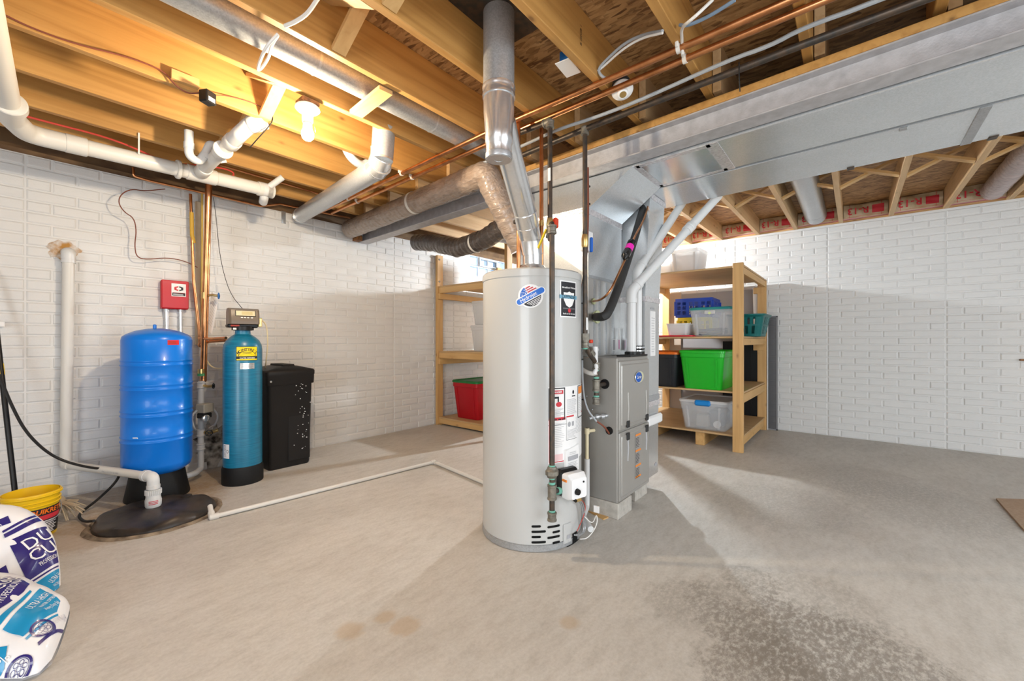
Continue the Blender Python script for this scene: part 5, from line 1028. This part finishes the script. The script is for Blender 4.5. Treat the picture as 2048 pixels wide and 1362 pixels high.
m0 = E1_.lerp(E2_, .42); txt('PVC-1120 SCH 40 PIPE', .016, lambda x_, y_: m0-hh_*x_+Vector((-hh_.y*-1, hh_.x*-1, 0))*-.0+Vector((hh_.y*.0248*-1 if hh_.y < 0 else -hh_.y*-.0, 0, 0))+Vector((0, 0, y_))+Vector((-hh_.y, hh_.x, 0))*.0252*(1 if (-hh_.y*-m0.x+hh_.x*-m0.y) > 0 else -1), 'pipe_print', 'grey_print', dp)
cable('pump_cable', 'black pump cord looping from the sump lid past the discharge pipe to the left edge', [SP+Vector((-.27, .06, .045)), W(168, 1044, Z=.012), W(156, 1033, Z=.012), W(165, 1022, Z=.015), W(195, 1000, Y=3.72), W(235, 962, Y=3.74), W(241, 940, Y=3.70), W(215, 939, Y=3.72), W(170, 934, Y=3.80), W(120, 920, Y=3.85), W(85, 898, Y=3.85), W(50, 862, Y=3.85), W(25, 815, Y=3.85), W(6, 770, Y=3.85), W(-12, 730, Y=3.85)], .0075, 'wire_black', sm=3)
cable('looped_wall_wire', 'dark wire hanging in a wide curve on the brick wall', [W(330, 378, Y=4.08), W(290, 382, Y=4.06), W(262, 378, Y=4.0), W(242, 388, Y=3.98), W(236, 405, Y=3.98), W(248, 424, Y=4.0), W(268, 436, Y=4.02), W(273, 462, Y=4.04), W(269, 490, Y=4.04), W(273, 515, Y=4.04), W(295, 519, Y=4.06), W(335, 515, Y=4.08), W(370, 522, Y=4.08), W(395, 535, Y=4.07)], .0035, 'wire_brown')
cable('signal_wire', 'thin dark wire hanging down to the softener head', [W(427, 395, Y=4.05), W(433, 440, Y=4.02), W(438, 500, Y=3.95), W(448, 550, Y=3.9), W(462, 590, Y=3.75), hd(Vector((0, 0, .165)))], .0022, 'wire_black')
# ================================================================== shelf units and bins
def post(b, x0, x1, y0, y1, z0, z1): return b.box(x0, x1, y0, y1, z0, z1, .003)
rs = thing('shelf_unit', 'deep wooden shelf unit by the far pale brick wall, holding coloured bins', 'shelf', (5.1, 1.45, 0))
RX0, RX1, RY0, RY1 = 4.42, 5.78, .815, 2.05
for x0, x1, y0, y1, zt in ((RX0, RX0+.04, RY0, RY0+.092, 1.812), (RX1-.04, RX1, RY0, RY0+.092, 1.79), (RX0, RX0+.04, RY1-.092, RY1, 1.79), (RX1-.04, RX1, RY1-.092, RY1, 1.79)):
    post(M(), x0, x1, y0, y1, 0, zt).build('post', 'pine_z', rs)
for z, nm in ((.155, 'bottom_board'), (.575, 'shelf_board'), (1.11, 'shelf_board'), (1.795, 'top_board')):
    i = .042
    M().box(RX0+i, RX1-i+(.04 if z > 1.7 else 0), RY0+(.0 if z > 1.7 else .012), RY1, z-.018, z, .002).build(nm, 'ply', rs)
    if z > .3:
        M().box(RX0+.01, RX1, RY0+.005, RY0+.042, z-(.085 if z > 1 else .105), z-.019, .003).build('side_rail', 'pine_x', rs); M().box(RX0+.01, RX1, RY1-.042, RY1-.004, z-.09, z-.019, .003).build('side_rail', 'pine_x', rs)
        M().box(RX1-.042, RX1-.002, RY0+.02, RY0+.135, z-.16, z-.085, .004).build('cleat', 'pine_z', rs)
    else: M().box(RX0+.042, RX1, RY0+.02, RY0+.058, .05, z-.019, .003).build('side_rail', 'pine_x', rs)
for y in (1.18, 1.70): M().box(RX0+.08, RX1-.1, y, y+.088, 0, .137, .004).build('skid', 'pine_x', rs)
ls = thing('shelf_unit', 'yellow-lit wooden shelf unit beside the glass block window, half behind the water heater', 'shelf', (4.1, 3.5, 0))
LX0, LX1, LY0, LY1 = 3.455, 4.70, 2.925, 4.12
for x0, y0 in ((LX0, LY0), (LX0, LY1-.04), (LX1-.092, LY0), (LX1-.092, LY1-.04)): post(M(), x0, x0+.092, y0, y0+.04, 0, 2.155).build('post', 'pine_z', ls)
for z in (.10, .935, 1.76):
    M().box(LX0+.02, LX1, LY0+.042, LY1-.042, z-.018, z, .002).build('shelf_board', 'ply', ls)
    M().box(LX0+.02, LX0+.058, LY0+.041, LY1-.041, z-.09 if z > .5 else z-.08, z-.0185, .003).build('end_rail', 'pine_y', ls)
    for y in (LY0+.042, LY1-.08): M().box(LX0+.005, LX1, y, y+.038, z-.165 if z > .5 else .003, z-.092 if z > .5 else z-.082, .003).build('side_rail', 'pine_x', ls)
for z in (2.10, 1.82): M().cyl((LX0+.03, LY1-.041, z), (LX0+.03, LY1-.046, z), .012, seg=10).build('bolt_head', 'black_iron', ls)
# --- bins
def tote(name, label, cat, c, L, Wd, Hh, m, lidm=None, yaw=0, taper=.82, group=None, ribs=True, handle=None):
    t = thing(name, label, cat, c, group); f = frame(c, yaw); R = .035
    rg = lambda l, w_, z: [Vector((x, y, z)) for x, y in rrect(l, w_, R)]
    q = M(f); q.loft([rg(L*taper, Wd*taper, 0), rg(L*taper+.008, Wd*taper+.008, .008), rg(L*.965, Wd*.965, Hh*.86), rg(L*.99, Wd*.99, Hh*.87), rg(L*.99, Wd*.99, Hh*.99),
                      rg(L*.965, Wd*.965, Hh*.99), rg(L*.955, Wd*.955, Hh*.85), rg(L*taper-.006, Wd*taper-.006, .012)], cap=(True, True)); q.build('tub', m, t, ang=40)
    if lidm:
        q = M(f); q.loft([rg(L*1.0, Wd*1.0, Hh*.975), rg(L*1.02, Wd*1.02, Hh*.98), rg(L*1.02, Wd*1.02, Hh+.012), rg(L*.99, Wd*.99, Hh+.02), rg(L*.93, Wd*.93, Hh+.018), rg(L*.91, Wd*.91, Hh+.008)]); q.build('lid', lidm, t, ang=40)
    if ribs and name != 'x':
        k = (.965-taper)*L/2*.86
        for s_ in (-1, 1): M(f).bar((0+s_*L*.3, -Wd*.5*(taper+.02), Hh*.06), (s_*L*.33, -Wd*.5*.972, Hh*.84), .02, .006, (0, 1, 0)).build('rib', m, t)
    if handle: M(f).box(-.075, .075, -Wd*.5-.022, -Wd*.5+.012, Hh-.035, Hh+.022, .012).build('latch_handle', handle, t)
    return t, f
def plastic(n, c, a): return mat(n, c, .25, alpha=a)
mat('clear_bin', (.78, .80, .82), .25, alpha=.30); mat('frost_bin', (.80, .80, .80), .35, alpha=.6)
mat('bin_green', (.010, .40, .016), .3, coat=.2); mat('bin_orange', (.75, .16, .015), .35); mat('bin_dark', (.018, .02, .024), .4); mat('lid_teal', (.02, .24, .24), .35); mat('bin_red', (.42, .008, .016), .35); mat('lid_green', (.02, .16, .04), .35); mat('crate_blue', (.004, .045, .38), .35); mat('crate_yellow', (.72, .60, .02), .35); mat('basket_teal', (.006, .125, .12), .35); mat('lid_red', (.55, .01, .025), .35); mat('bin_blue', (.02, .09, .30), .4)
Y9 = -PI/2
def on_shelf(px, x, z): return (x, W(px, 700, X=x).y, z)
tote('tote', 'bright green storage tote with matching green lid on the middle shelf', 'bin', on_shelf(1418, 4.72, .576), .43, .60, .375, 'bin_green', 'bin_green', Y9 + 0)
tote('tote', 'black storage tote with an orange lid beside the bright green tote', 'bin', (4.76, W(1334, 700, X=4.76).y, .576), .44, .66, .355, 'bin_dark', 'bin_orange', Y9)
for o in COL.objects: pass
t_, f_ = tote('tote', 'clear latch tote with a white lid and blue handle on the bottom shelf', 'bin', on_shelf(1420, 4.76, .156), .47, .56, .285, 'clear_bin', 'frost_bin', Y9, handle=mat('latch_blue', (.01, .20, .55), .3))
single(M(f_).box(-.10, .02, -.16, -.02, .014, .14, .01), 'packed_carton', mat('carton', (.40, .36, .31), .7), 'brown carton packed inside the clear latch tote', 'box')
single(M(f_).loft([[Vector((x*.9, y*.9, z)) for x, y in rrect(.30*k, .36*k, .06)] for k, z in ((.95, .012), (1, .10), (.9, .20), (.5, .225))]), 'folded_cloth', mat('dark_cloth', (.10, .11, .13), .9, bmp=.5), 'dark bundle packed inside the clear latch tote', 'cloth') if False else None
single(M(f_).box(.0, .16, -.10, .20, .014, .19, .03), 'dark_bundle', mat('dark_cloth', (.10, .11, .13), .9, bmp=.5), 'dark grey bundle packed inside the clear latch tote', 'bundle')
single(M(f_).cyl((.115, -.20, .06), (.115, -.175, .06), .035, seg=20), 'white_reel', 'white_plastic', 'round white reel inside the clear latch tote near its corner', 'reel')
t_, f_ = tote('tote', 'clear tote with a teal lid holding dark folders on the upper shelf', 'bin', on_shelf(1430, 4.70, 1.112), .40, .42, .275, 'clear_bin', 'lid_teal', Y9)
for k in range(4): single(M(f_).bar((-.12, -.08+.004*k, .02+.016*k), (.12, -.06, .028+.018*k), .20, .010, (0, 0, 1)), 'folder', mat('folder_dark', (.06, .075, .09), .5), ('dark folder lying at the very bottom in the teal-lidded tote', 'dark folder second from the bottom in the teal-lidded tote', 'dark folder second from the top in the teal-lidded tote', 'dark folder on top of the pile in the teal-lidded tote')[k], 'folder', 'folders in the clear tote')
M(f_).box(-.05, .05, -.215, -.20, .225, .262, .008).build('latch', 'frost_bin', t_); M(f_).lathe([(.014, 0), (.012, .006)], (.0, -.214, .235), (0, -1, 0), 14).build('latch_button', mat('lime', (.60, .70, .30), .4), t_)
tote('bin', 'small frosted open bin beside the teal-lidded tote on the upper shelf', 'bin', on_shelf(1363, 4.62, 1.126), .23, .34, .125, 'frost_bin', None, Y9)
lrp = on_shelf(1342, 4.62, 1.111); single(M(frame(lrp)).loft([[Vector((x, y, z)) for x, y in rrect(.36, .56, .03)] for z in (0, .014)]), 'loose_lid', 'lid_red', 'flat red lid lying on the upper shelf under the frosted bin', 'lid')
def crate(name, label, c, L, Wd, Hh, m, yaw=0, group=None):
    t = thing(name, label, 'crate', c, group); f = frame(c, yaw)
    M(f).box(-L/2, L/2, -Wd/2, Wd/2, 0, .008).build('base', m, t)
    q = M(f)
    for s_ in (-1, 1):
        q.box(-L/2, L/2, s_*Wd/2-.005, s_*Wd/2+.005, Hh-.04, Hh).box(s_*L/2-.005, s_*L/2+.005, -Wd/2, Wd/2, Hh-.04, Hh); q.box(-L/2, L/2, s_*Wd/2-.004, s_*Wd/2+.004, 0, .03).box(s_*L/2-.004, s_*L/2+.004, -Wd/2, Wd/2, 0, .03)
    q.build('rim', m, t)
    for s_ in (-1, 1):
        for k in range(9): x = -L/2+L*k/8; wd = .018 if k % 2 else .032; M(f).box(x-wd/2, x+wd/2, s_*Wd/2-.004, s_*Wd/2+.004, .02, Hh-.03).build('slat', m, t)
        for k in range(7): y = -Wd/2+Wd*k/6; wd = .018 if k % 2 else .032; M(f).box(s_*L/2-.004, s_*L/2+.004, y-wd/2, y+wd/2, .02, Hh-.03).build('slat', m, t)
    for z in (.35, .6):
        q = M(f)
        for s_ in (-1, 1): q.box(-L/2, L/2, s_*Wd/2-.003, s_*Wd/2+.003, Hh*z, Hh*z+.01).box(s_*L/2-.003, s_*L/2+.003, -Wd/2, Wd/2, Hh*z, Hh*z+.01)
        q.build('cross_rib', m, t)
    return t
cb = on_shelf(1396, 5.05, 1.112)
crate('crate', 'yellow slatted plastic crate under the blue crate', cb, .38, .34, .215, 'crate_yellow', .05)
crate('crate', 'blue slatted plastic crate stacked on the yellow crate', (cb[0], cb[1], 1.33), .42, .38, .21, 'crate_blue', .05)
# laundry basket
lbk = (5.15, W(1533, 625, X=5.0).y+.19, 1.112); t = thing('laundry_basket', 'dark teal laundry basket with slots behind the front post of the shelf', 'basket', lbk); f = frame(lbk, 0)
rg = lambda k, z: [Vector((x, y, z)) for x, y in rrect(.50*k, .36*k, .07*k, 6)]
M(f).loft([rg(.78, 0), rg(.80, .03)], cap=(True, False)).build('base', 'basket_teal', t); M(f).loft([rg(.97, .205), rg(1.0, .21), rg(1.06, .225), rg(1.06, .235), rg(.98, .235), rg(.96, .21)], cap=(False, False)).build('rim', 'basket_teal', t)
A_, B2, C_ = rg(.80, .03), rg(.885, .12), rg(.97, .205); n = len(A_)
for nm, P_, Q_ in (('lower_wall', A_, B2), ('upper_wall', B2, C_)):
    for i in range(n):
        j = (i+1) % n; seg = (P_[j]-P_[i]).length; cnt = max(1, round(seg/.055))
        for k in range(cnt):
            u0, u1 = k/cnt, (k+1-(.45 if cnt > 1 else .0))/cnt
            a0, a1, b0, b1 = P_[i].lerp(P_[j], u0), P_[i].lerp(P_[j], u1), Q_[i].lerp(Q_[j], u0), Q_[i].lerp(Q_[j], u1)
            inn = Vector((-(a0.x), -(a0.y), 0)).normalized()*.004
            M(f).loft([[a0, a1, a1+inn, a0+inn], [b0, b1, b1+inn, b0+inn]]).build('slat', 'basket_teal', t)
M(f).loft([[p*1.004 for p in rg(.885, .112)], [p*1.004 for p in rg(.895, .128)], rg(.88, .128), rg(.87, .112)], cap=(False, False)).build('mid_band', 'basket_teal', t)
# clear bins on the shelf top, things leaning behind the unit
tote('bin', 'large frosted open bin on top of the far shelf unit', 'bin', on_shelf(1378, 4.85, 1.797), .32, .36, .27, 'frost_bin', None, Y9)
tote('bin', 'smaller frosted bin half behind the white pipes on top of the far shelf', 'bin', on_shelf(1335, 4.85, 1.797), .26, .30, .16, 'frost_bin', None, Y9)
y0, y1 = W(1555, 650, X=5.80).y, W(1538, 650, X=5.80).y
ws_ = thing('window_screen', 'grey mesh window screen standing between the shelf unit and the brick wall', 'screen', (5.82, (y0+y1)/2, 0)); zt = W(1548, 632, X=5.82).z
m, t_n, b_n = nt('screen_mesh'); b_n.inputs['Base Color'].default_value = (.10, .10, .11, 1); b_n.inputs['Alpha'].default_value = .62; MATS['screen_mesh'] = m
M().box(5.815, 5.819, y0+.01, y1+.30, .015, zt-.01).build('mesh_sheet', 'screen_mesh', ws_)
q = M().box(5.808, 5.826, y0, y0+.014, 0, zt).box(5.808, 5.826, y0, y1+.32, zt-.014, zt).box(5.808, 5.826, y0, y1+.32, 0, .014).box(5.808, 5.826, y1+.306, y1+.32, 0, zt); q.build('screen_frame', mat('screen_grey', (.22, .22, .23), .4), ws_)
single(M().box(5.79, 5.803, RY0-.012, RY0-.004, .0, 1.40), 'white_strip', 'white_plastic', 'narrow white strip standing upright behind the rear shelf post', 'strip')
bp_ = thing('black_panel', 'black ribbed plastic panel leaning behind the middle shelves', 'panel', (5.80, 1.12, .0)); M().box(5.792, 5.802, .90, 1.30, .02, 1.06, .003).build('sheet', 'black_plastic', bp_)
for y in (.98, 1.06, 1.14, 1.22): M().bar((5.788, y, .03), (5.788, y, 1.05), .012, .008, (1, 0, 0)).build('rib', 'black_plastic', bp_)
gp_ = thing('leaning_panel', 'tan and grey panel leaning on the wall behind the blue crate', 'panel', (5.82, 1.75, 0)); M().box(5.805, 5.83, 1.82, 2.0, 0, 1.72, .003).build('tan_board', mat('tan_board', (.46, .36, .28), .6), gp_); M().box(5.83, 5.85, .95, 1.82, 0, 1.70, .003).build('grey_board', mat('grey_board', (.30, .28, .28), .6), gp_)
single(M().cyl((5.80, .93, 1.14), (5.80, .94, 1.72), .026, seg=16), 'paper_roll', 'white_plastic', 'pale roll standing upright by the rear post on the upper shelf', 'roll')
# near-wall shelf contents
def lsh(px, x, z): return (x, W(px, 700, X=x).y, z)
tote('tote', 'red holiday tote with a dark green lid on the lowest shelf by the water heater', 'bin', (3.86, 3.70, .102), .44, .62, .455, 'bin_red', 'lid_green', Y9)
rt = [o for o in COL.objects if o.get('label', '').startswith('red holiday')][0]
fx = lambda l: plane((3.86-.212-l, 3.66, .102+.20), (0, -1, 0), (.12, 0, 1), 0)
q = M(); patch(q, fx(.006), -.035, .035, -.05, .05, 1, 1); lb5 = q.build('white_label', 'white_paper', rt, fix=False)
q = M(); poly(q, fx(.008), [(-.02, -.005), (0, .035), (.02, .03), (.01, .0), (.025, -.02), (-.005, -.02)]); q.build('green_leaf', 'lid_green', lb5, fix=False); q = M(); disc(q, fx(.009), -.006, .004, .010, .010, 10); q.build('red_dot', 'red_print', lb5, fix=False)
q = M(); lines(q, fx(.008), -.028, .028, -.044, -.032, 2, .003, 1); q.build('small_print', 'grey_print', lb5, fix=False)
tote('bin', 'upper frosted bin of two stacked on the middle shelf by the water heater', 'bin', (3.80, 3.49, 1.262), .32, .36, .27, 'frost_bin', 'frost_bin', Y9); tote('bin', 'lower frosted bin of two stacked on the middle shelf by the water heater', 'bin', (3.80, 3.49, .937), .34, .38, .30, 'frost_bin', 'frost_bin', Y9)
single(M().box(3.70, 3.88, 3.42, 3.56, .952, 1.09, .006), 'packed_carton', 'pale_wood', 'tan carton inside the lower frosted bin by the water heater', 'box')
q = M(frame((3.85, 3.28, 1.778), .3)); q.loft([[Vector((x*k, y*k, z+.012*math.sin(x*40))) for x, y in rrect(.55, .42, .1, 6)] for k, z in ((1, 0), (1.04, .02), (1, .06), (.7, .10), (.2, .11))])
single(q, 'plastic_sack', 'white_plastic', 'white plastic sack lying on top of the shelf below the window', 'bag')
# ================================================================== front left corner
BK = Vector((.075, 3.47, 0)); bk = thing('pail', 'small yellow plastic pail with black and red printing behind the salt bags', 'pail', BK)
M().lathe([(.09, 0), (.094, .004), (.108, .245), (.112, .245), (.113, .236), (.118, .236), (.118, .228), (.110, .222)], BK, seg=40, cap=(True, False)).build('pail_body', mat('pail_yellow', (.80, .50, .012), .35), bk, ang=50)
M().lathe([(.1045, .243), (.090, .02), (.085, .008)], BK, seg=40, cap=(False, True)).build('inside', 'pail_yellow', bk)
for z in (.20, .18): M().lathe([(.106, z-.004), (.1125, z), (.1125, z+.004), (.107, z+.007)], BK, seg=40, cap=(False, False)).build('rib', 'pail_yellow', bk)
pr = lambda z: .094+.014*(z/.245)
def pl_(z0, z1, nm, m, lift=.0012): M().lathe([(pr(z0)+lift, z0), (pr(z1)+lift, z1)], BK, seg=48, cap=(False, False)).build(nm, m, bk)
pl_(.02, .165, 'printed_wrap', 'black_print'); pl_(.100, .125, 'red_band', 'red_print', .002); pl_(.09, .094, 'white_band', 'white_paper', .002)
a, z = Wc(96, 1024, (BK.x, BK.y), .103); fk_ = cylmap((BK.x, BK.y), .104, a, .145, .002); txt('QUIKRETE', .034, fk_, 'lettering', 'bin_orange', bk, fat=.03, shear=.2)
q = M(); lines(q, cylmap((BK.x, BK.y), .100, a, .055, .002), -.04, .05, -.03, .03, 7, .004); q.build('small_print', 'white_paper', bk, fix=False)
q = M(); q.tube([BK+Vector((.112*math.cos(t_), .112*math.sin(t_), .19-.10*math.sin(PI*k/16))) for k, t_ in [(k, -2.6+PI*k/16) for k in range(17)]], .002, seg=6); q.build('bail_handle', 'galv', bk)
mp_ = W(30, 985, Y=3.80); mt = W(-8, 650, Y=4.02)
mo = thing('broom', 'black-handled broom leaning on the brick wall behind the yellow pail', 'broom', (mp_.x, mp_.y, 0)); 
dn = (mt-mp_).normalized(); foot = mp_-dn*(mp_.z/dn.z)*.95
M().cyl(foot+dn*.16, mt+dn*.35, .0125, seg=14).build('handle', 'black_plastic', mo); M().cyl(W(3, 750, Y=3.955)-dn*.0, W(3, 750, Y=3.955)+dn*.07, .0145, seg=14).build('yellow_grip', 'yellow', mo)
M().loft([[foot+Vector((x, y, z-foot.z)) for x, y in rrect(w_, .04, .015)] for w_, z in ((.26, .012), (.22, .10), (.06, .19))]).build('broom_head', 'black_rough', mo)
tg = W(3, 650, Y=4.1); single(M().box(tg.x-.05, tg.x+.012, 4.10, 4.135, tg.z-.012, tg.z+.022, .003), 'paper_tag', 'white_paper', 'small white tag on the brick wall at the left edge', 'tag')
mh = thing('string_mop', 'frayed tan string mop head lying behind the yellow pail', 'mop', (.20, 3.62, 0)); q = M()
for k in range(46):
    a = random.uniform(-1.2, 2.4); r = random.uniform(.05, .13); z = random.uniform(.01, .10); p0 = Vector((.17, 3.64, .10))
    q.tube([p0, p0+Vector((math.cos(a)*r*.5, math.sin(a)*r*.5-.02, .01)), p0+Vector((math.cos(a)*r, math.sin(a)*r-.04, z-.10))], .004, seg=5, smooth=1)
q.build('strings', mat('mop_tan', (.48, .38, .26), .9), mh, kind='stuff'); M().cyl((.15, 3.64, .10), (.20, 3.66, .13), .03, seg=14).build('mop_head', 'mop_tan', mh)
# --- salt bags: each a filled sack; the print lies on its swollen face
mat('bag_white', (.80, .79, .80), .35, coat=.3); mat('bag_navy', (.030, .022, .16), .3, coat=.4); mat('bag_cyan', (.012, .26, .50), .3, coat=.4); mat('pale_print', (.60, .58, .64), .5)
def bag(label, top, bot, outline, T, seed, texts, panels, rings):
    p1, p0 = W(*top[:2], D=top[2]), W(*bot[:2], D=bot[2]); up = (p1-p0).normalized(); C = (p1+p0)/2
    n = (Vector((0, 0, H))-C).normalized(); sd = up.cross(n).normalized(); n = sd.cross(up).normalized()
    t = thing('salt_bag', label, 'bag', (C.x, C.y, max(0, min(p0.z, p1.z))))
    def pix(x, y, off=T*.8):
        r = ray(x, y); k = (C+n*off-Vector((0, 0, H))).dot(n)/r.dot(n); q = Vector((0, 0, H))+r*k-C; return Vector((q.dot(sd), q.dot(up)))
    O = [pix(*o, T*.15) for o in outline]; ctr = sum(O, Vector((0, 0)))/len(O)
    R = [Vector((0, 0))]*0; m_ = 48
    for k in range(m_):
        a = 2*PI*k/m_; dr = Vector((math.cos(a), math.sin(a))); best = .05
        for A_, B_ in zip(O, O[1:]+O[:1]):
            ee = B_-A_; den = dr.x*ee.y-dr.y*ee.x
            if abs(den) < 1e-9: continue
            w_ = A_-ctr; tt = (w_.x*ee.y-w_.y*ee.x)/den; uu = (w_.x*dr.y-w_.y*dr.x)/den
            if tt > 0 and -.001 <= uu <= 1.001: best = max(best, tt)
        R.append(best)
    for _ in range(1): R = [(R[k-1]+2*R[k]+R[(k+1) % m_])/4 for k in range(m_)]
    def rad(a): x = (a/(2*PI)*m_) % m_; k = int(x); return R[k % m_]*(1-x+k)+R[(k+1) % m_]*(x-k)
    def lump(x, y): return .006*math.sin(31*x+seed+17*y)*math.sin(26*y+2*seed)+.003*math.sin(70*x-45*y+seed)
    def face(x, y, side=1, lift=0):
        v = Vector((x, y))-ctr; rho = v.length/rad(math.atan2(v.y, v.x))
        if rho > .99: v *= .99/rho; x, y, rho = ctr.x+v.x, ctr.y+v.y, .99
        hh = T*max(0, 1-rho**3.2)**.55+lump(x, y)*(1-rho**4)
        q = C+sd*x+up*y+n*(side*(hh+lift)); q.z = max(q.z, .003); return q
    q = M()
    for s_ in (1, -1):
        nr = 14; vs = [face(ctr.x, ctr.y, s_)]; fs = []
        for i in range(1, nr+1):
            rho = (i/nr)**.7
            vs += [face(ctr.x+rho*R[k]*math.cos(2*PI*k/m_), ctr.y+rho*R[k]*math.sin(2*PI*k/m_), s_) for k in range(m_)]
        fs = [(0, 1+k, 1+(k+1) % m_) for k in range(m_)]
        for i in range(nr-1): fs += [(1+i*m_+k, 1+(i+1)*m_+k, 1+(i+1)*m_+(k+1) % m_, 1+i*m_+(k+1) % m_) for k in range(m_)]
        q.add(vs, fs if s_ > 0 else [tuple(reversed(x)) for x in fs])
    q.build('sack', 'bag_white', t, ang=80, fix=False)
    for nm, m, pts in panels: q = M(); poly(q, lambda x, y: face(x, y, 1, .0022), [pix(*o) for o in pts], .012); q.build(nm, m, t, fix=False)
    for s_, x0, y0, x1, y1, h, m in texts:    # left and right end of the text's middle line, height in pixels
        A_, B_ = pix(x0, y0), pix(x1, y1); L = (B_-A_).length; hm = (pix(x0, y0)-pix(x0, y0+h)).length; an = math.atan2((B_-A_).y, (B_-A_).x)
        cu = txt(s_, hm*1.42, lambda x, y: Vector((x, y, 0)), 'lettering', m, None); wd = max(v.co.x for v in cu.data.vertices)-min(v.co.x for v in cu.data.vertices); xm = min(v.co.x for v in cu.data.vertices)
        k = L/wd; bm = bmesh.new(); bm.from_mesh(cu.data); es = [e_ for e_ in bm.edges if e_.calc_length() > .015]
        if es: bmesh.ops.subdivide_edges(bm, edges=es, cuts=2); bmesh.ops.triangulate(bm, faces=bm.faces[:])
        for v in bm.verts:
            x, y = (v.co.x-xm)*k, v.co.y; v.co = face(A_.x+x*math.cos(an)-y*math.sin(an), A_.y+x*math.sin(an)+y*math.cos(an), 1, .0042)-origin(t)
        bm.to_mesh(cu.data); bm.free(); cu.parent = t
    for x, y, r in rings:
        c_ = pix(x, y); rm = (pix(x, y)-pix(x, y+r)).length*.8
        for nm, ri, r0, cs_ in (('seal_ring', .80, 1., 30), ('seal_ring', .70, .75, 30)):
            q = M()
            for j in range(cs_): t0, t1 = 2*PI*j/cs_, 2*PI*(j+1)/cs_; q.add([face(c_.x+rr_*rm*math.cos(t_), c_.y+rr_*rm*math.sin(t_), 1, .0032) for rr_, t_ in ((ri, t0), (r0, t0), (r0, t1), (ri, t1))], [(0, 1, 2, 3)])
            q.build(nm, 'bag_navy', t, fix=False)
        q = M()
        for j in range(7):
            cx_, cy_ = (0, 0) if j == 6 else (.42*math.cos(j*PI/3), .42*math.sin(j*PI/3))
            for i in range(10): t0, t1 = 2*PI*i/10, 2*PI*(i+1)/10; q.add([face(c_.x+rm*(cx_+rr_*math.cos(t_)), c_.y+rm*(cy_+rr_*math.sin(t_)), 1, .0032) for rr_, t_ in ((.15, t0), (.20, t0), (.20, t1), (.15, t1))], [(0, 1, 2, 3)])
        q.build('seal_emblem', 'bag_navy', t, fix=False)
    return t
WP = 'white_paper'
bag('salt bag leaning behind the other one, with large white letters on navy', (40, 1012, 1.86), (40, 1200, 1.72),
    [(-160, 1010), (0, 1008), (35, 1010), (62, 1022), (92, 1045), (110, 1078), (119, 1120), (121, 1165), (117, 1205), (60, 1225), (-160, 1225)], .075, 1.3,
    [('DU', 50, 1096, 104, 1063, 24, WP), ('CU', 62, 1120, 111, 1088, 25, WP), ('PROFESSION', 80, 1131, 117, 1106, 8, WP), ('ULTRA H', 101, 1164, 120, 1144, 9, WP), ('WATER S', 108, 1170, 120, 1160, 5, WP)],
    [('navy_panel', 'bag_navy', [(15, 1084), (93, 1050), (112, 1085), (118, 1121), (55, 1165)]), ('navy_stripe', 'bag_navy', [(4, 1064), (70, 1027), (74, 1030), (6, 1068)]), ('navy_stripe', 'bag_navy', [(7, 1071), (76, 1032), (84, 1039), (10, 1078)]),
     ('navy_stripe', 'bag_navy', [(55, 1168), (118, 1127), (118, 1130), (57, 1171)]), ('cyan_panel', 'bag_cyan', [(61, 1174), (119, 1133), (120, 1180), (62, 1200)]), ('navy_patch', 'bag_navy', [(-6, 1042), (16, 1032), (22, 1047), (-2, 1055)]), ('navy_panel', 'bag_navy', [(-20, 1150), (12, 1132), (24, 1165), (-10, 1185)])], [])
bag('salt bag slumped in front on the floor, with the larger teal band', (70, 1150, 1.62), (70, 1356, 1.315),
    [(-160, 1148), (20, 1150), (60, 1168), (105, 1186), (142, 1208), (136, 1235), (122, 1275), (100, 1325), (84, 1356), (-160, 1362)], .085, 4.1,
    [('CUB', -14, 1188, 26, 1160, 24, WP), ('PROFESSIONAL', -4, 1215, 44, 1166, 9, WP), ('ULTRA HIGH P', 58, 1225, 101, 1186, 9, WP), ('WATER SOFTENER', 81, 1221, 113, 1192, 5, WP), ('Heavy Duty Salt', 91, 1225, 118, 1202, 5, WP), ('NET WT 40 LB', 108, 1242, 134, 1215, 6, 'pale_print'), ('%', 2, 1318, 12, 1308, 14, WP)],
    [('navy_panel', 'bag_navy', [(-30, 1165), (20, 1155), (60, 1174), (48, 1192), (-30, 1248)]), ('cyan_stripe', 'bag_cyan', [(-10, 1252), (60, 1190), (64, 1193), (0, 1260)]), ('cyan_panel', 'bag_cyan', [(5, 1266), (80, 1184), (98, 1188), (121, 1199), (114, 1220), (46, 1277)]),
     ('navy_stripe', 'bag_navy', [(75, 1283), (136, 1229), (135, 1233), (78, 1288)]), ('cyan_stripe', 'bag_cyan', [(50, 1279), (116, 1222), (117, 1225), (54, 1281)]), ('navy_stripe', 'bag_navy', [(72, 1334), (96, 1312), (98, 1320), (76, 1340)]), ('cyan_panel', 'bag_cyan', [(-20, 1296), (15, 1293), (8, 1322), (-20, 1345)])], [(86, 1257, 17), (37, 1322, 19)])
# --- right edge: carpet offcut, wall hook
P_ = [W(1992, 1000, Z=0), W(2060, 1002, Z=0), W(2120, 1090, Z=0), W(2048, 1063, Z=0)]
q = M(); q.loft([[p for p in P_], [p+Vector((0, 0, .012)) for p in P_]]); single(q, 'carpet_offcut', mat('carpet_tan', (.42, .30, .21), .95, col2=(.36, .25, .17), sc=60, bmp=.8, bsc=200), 'tan carpet offcut lying on the concrete floor near the far brick wall', 'carpet')
hk = W(2046, 720, X=XW-.02); single(M().box(XW-.03, XW-.006, hk.y-.03, hk.y+.02, hk.z-.008, hk.z+.008, .003), 'wall_hook', 'rusty_wood', 'small rusty hook on the far brick wall', 'hook')
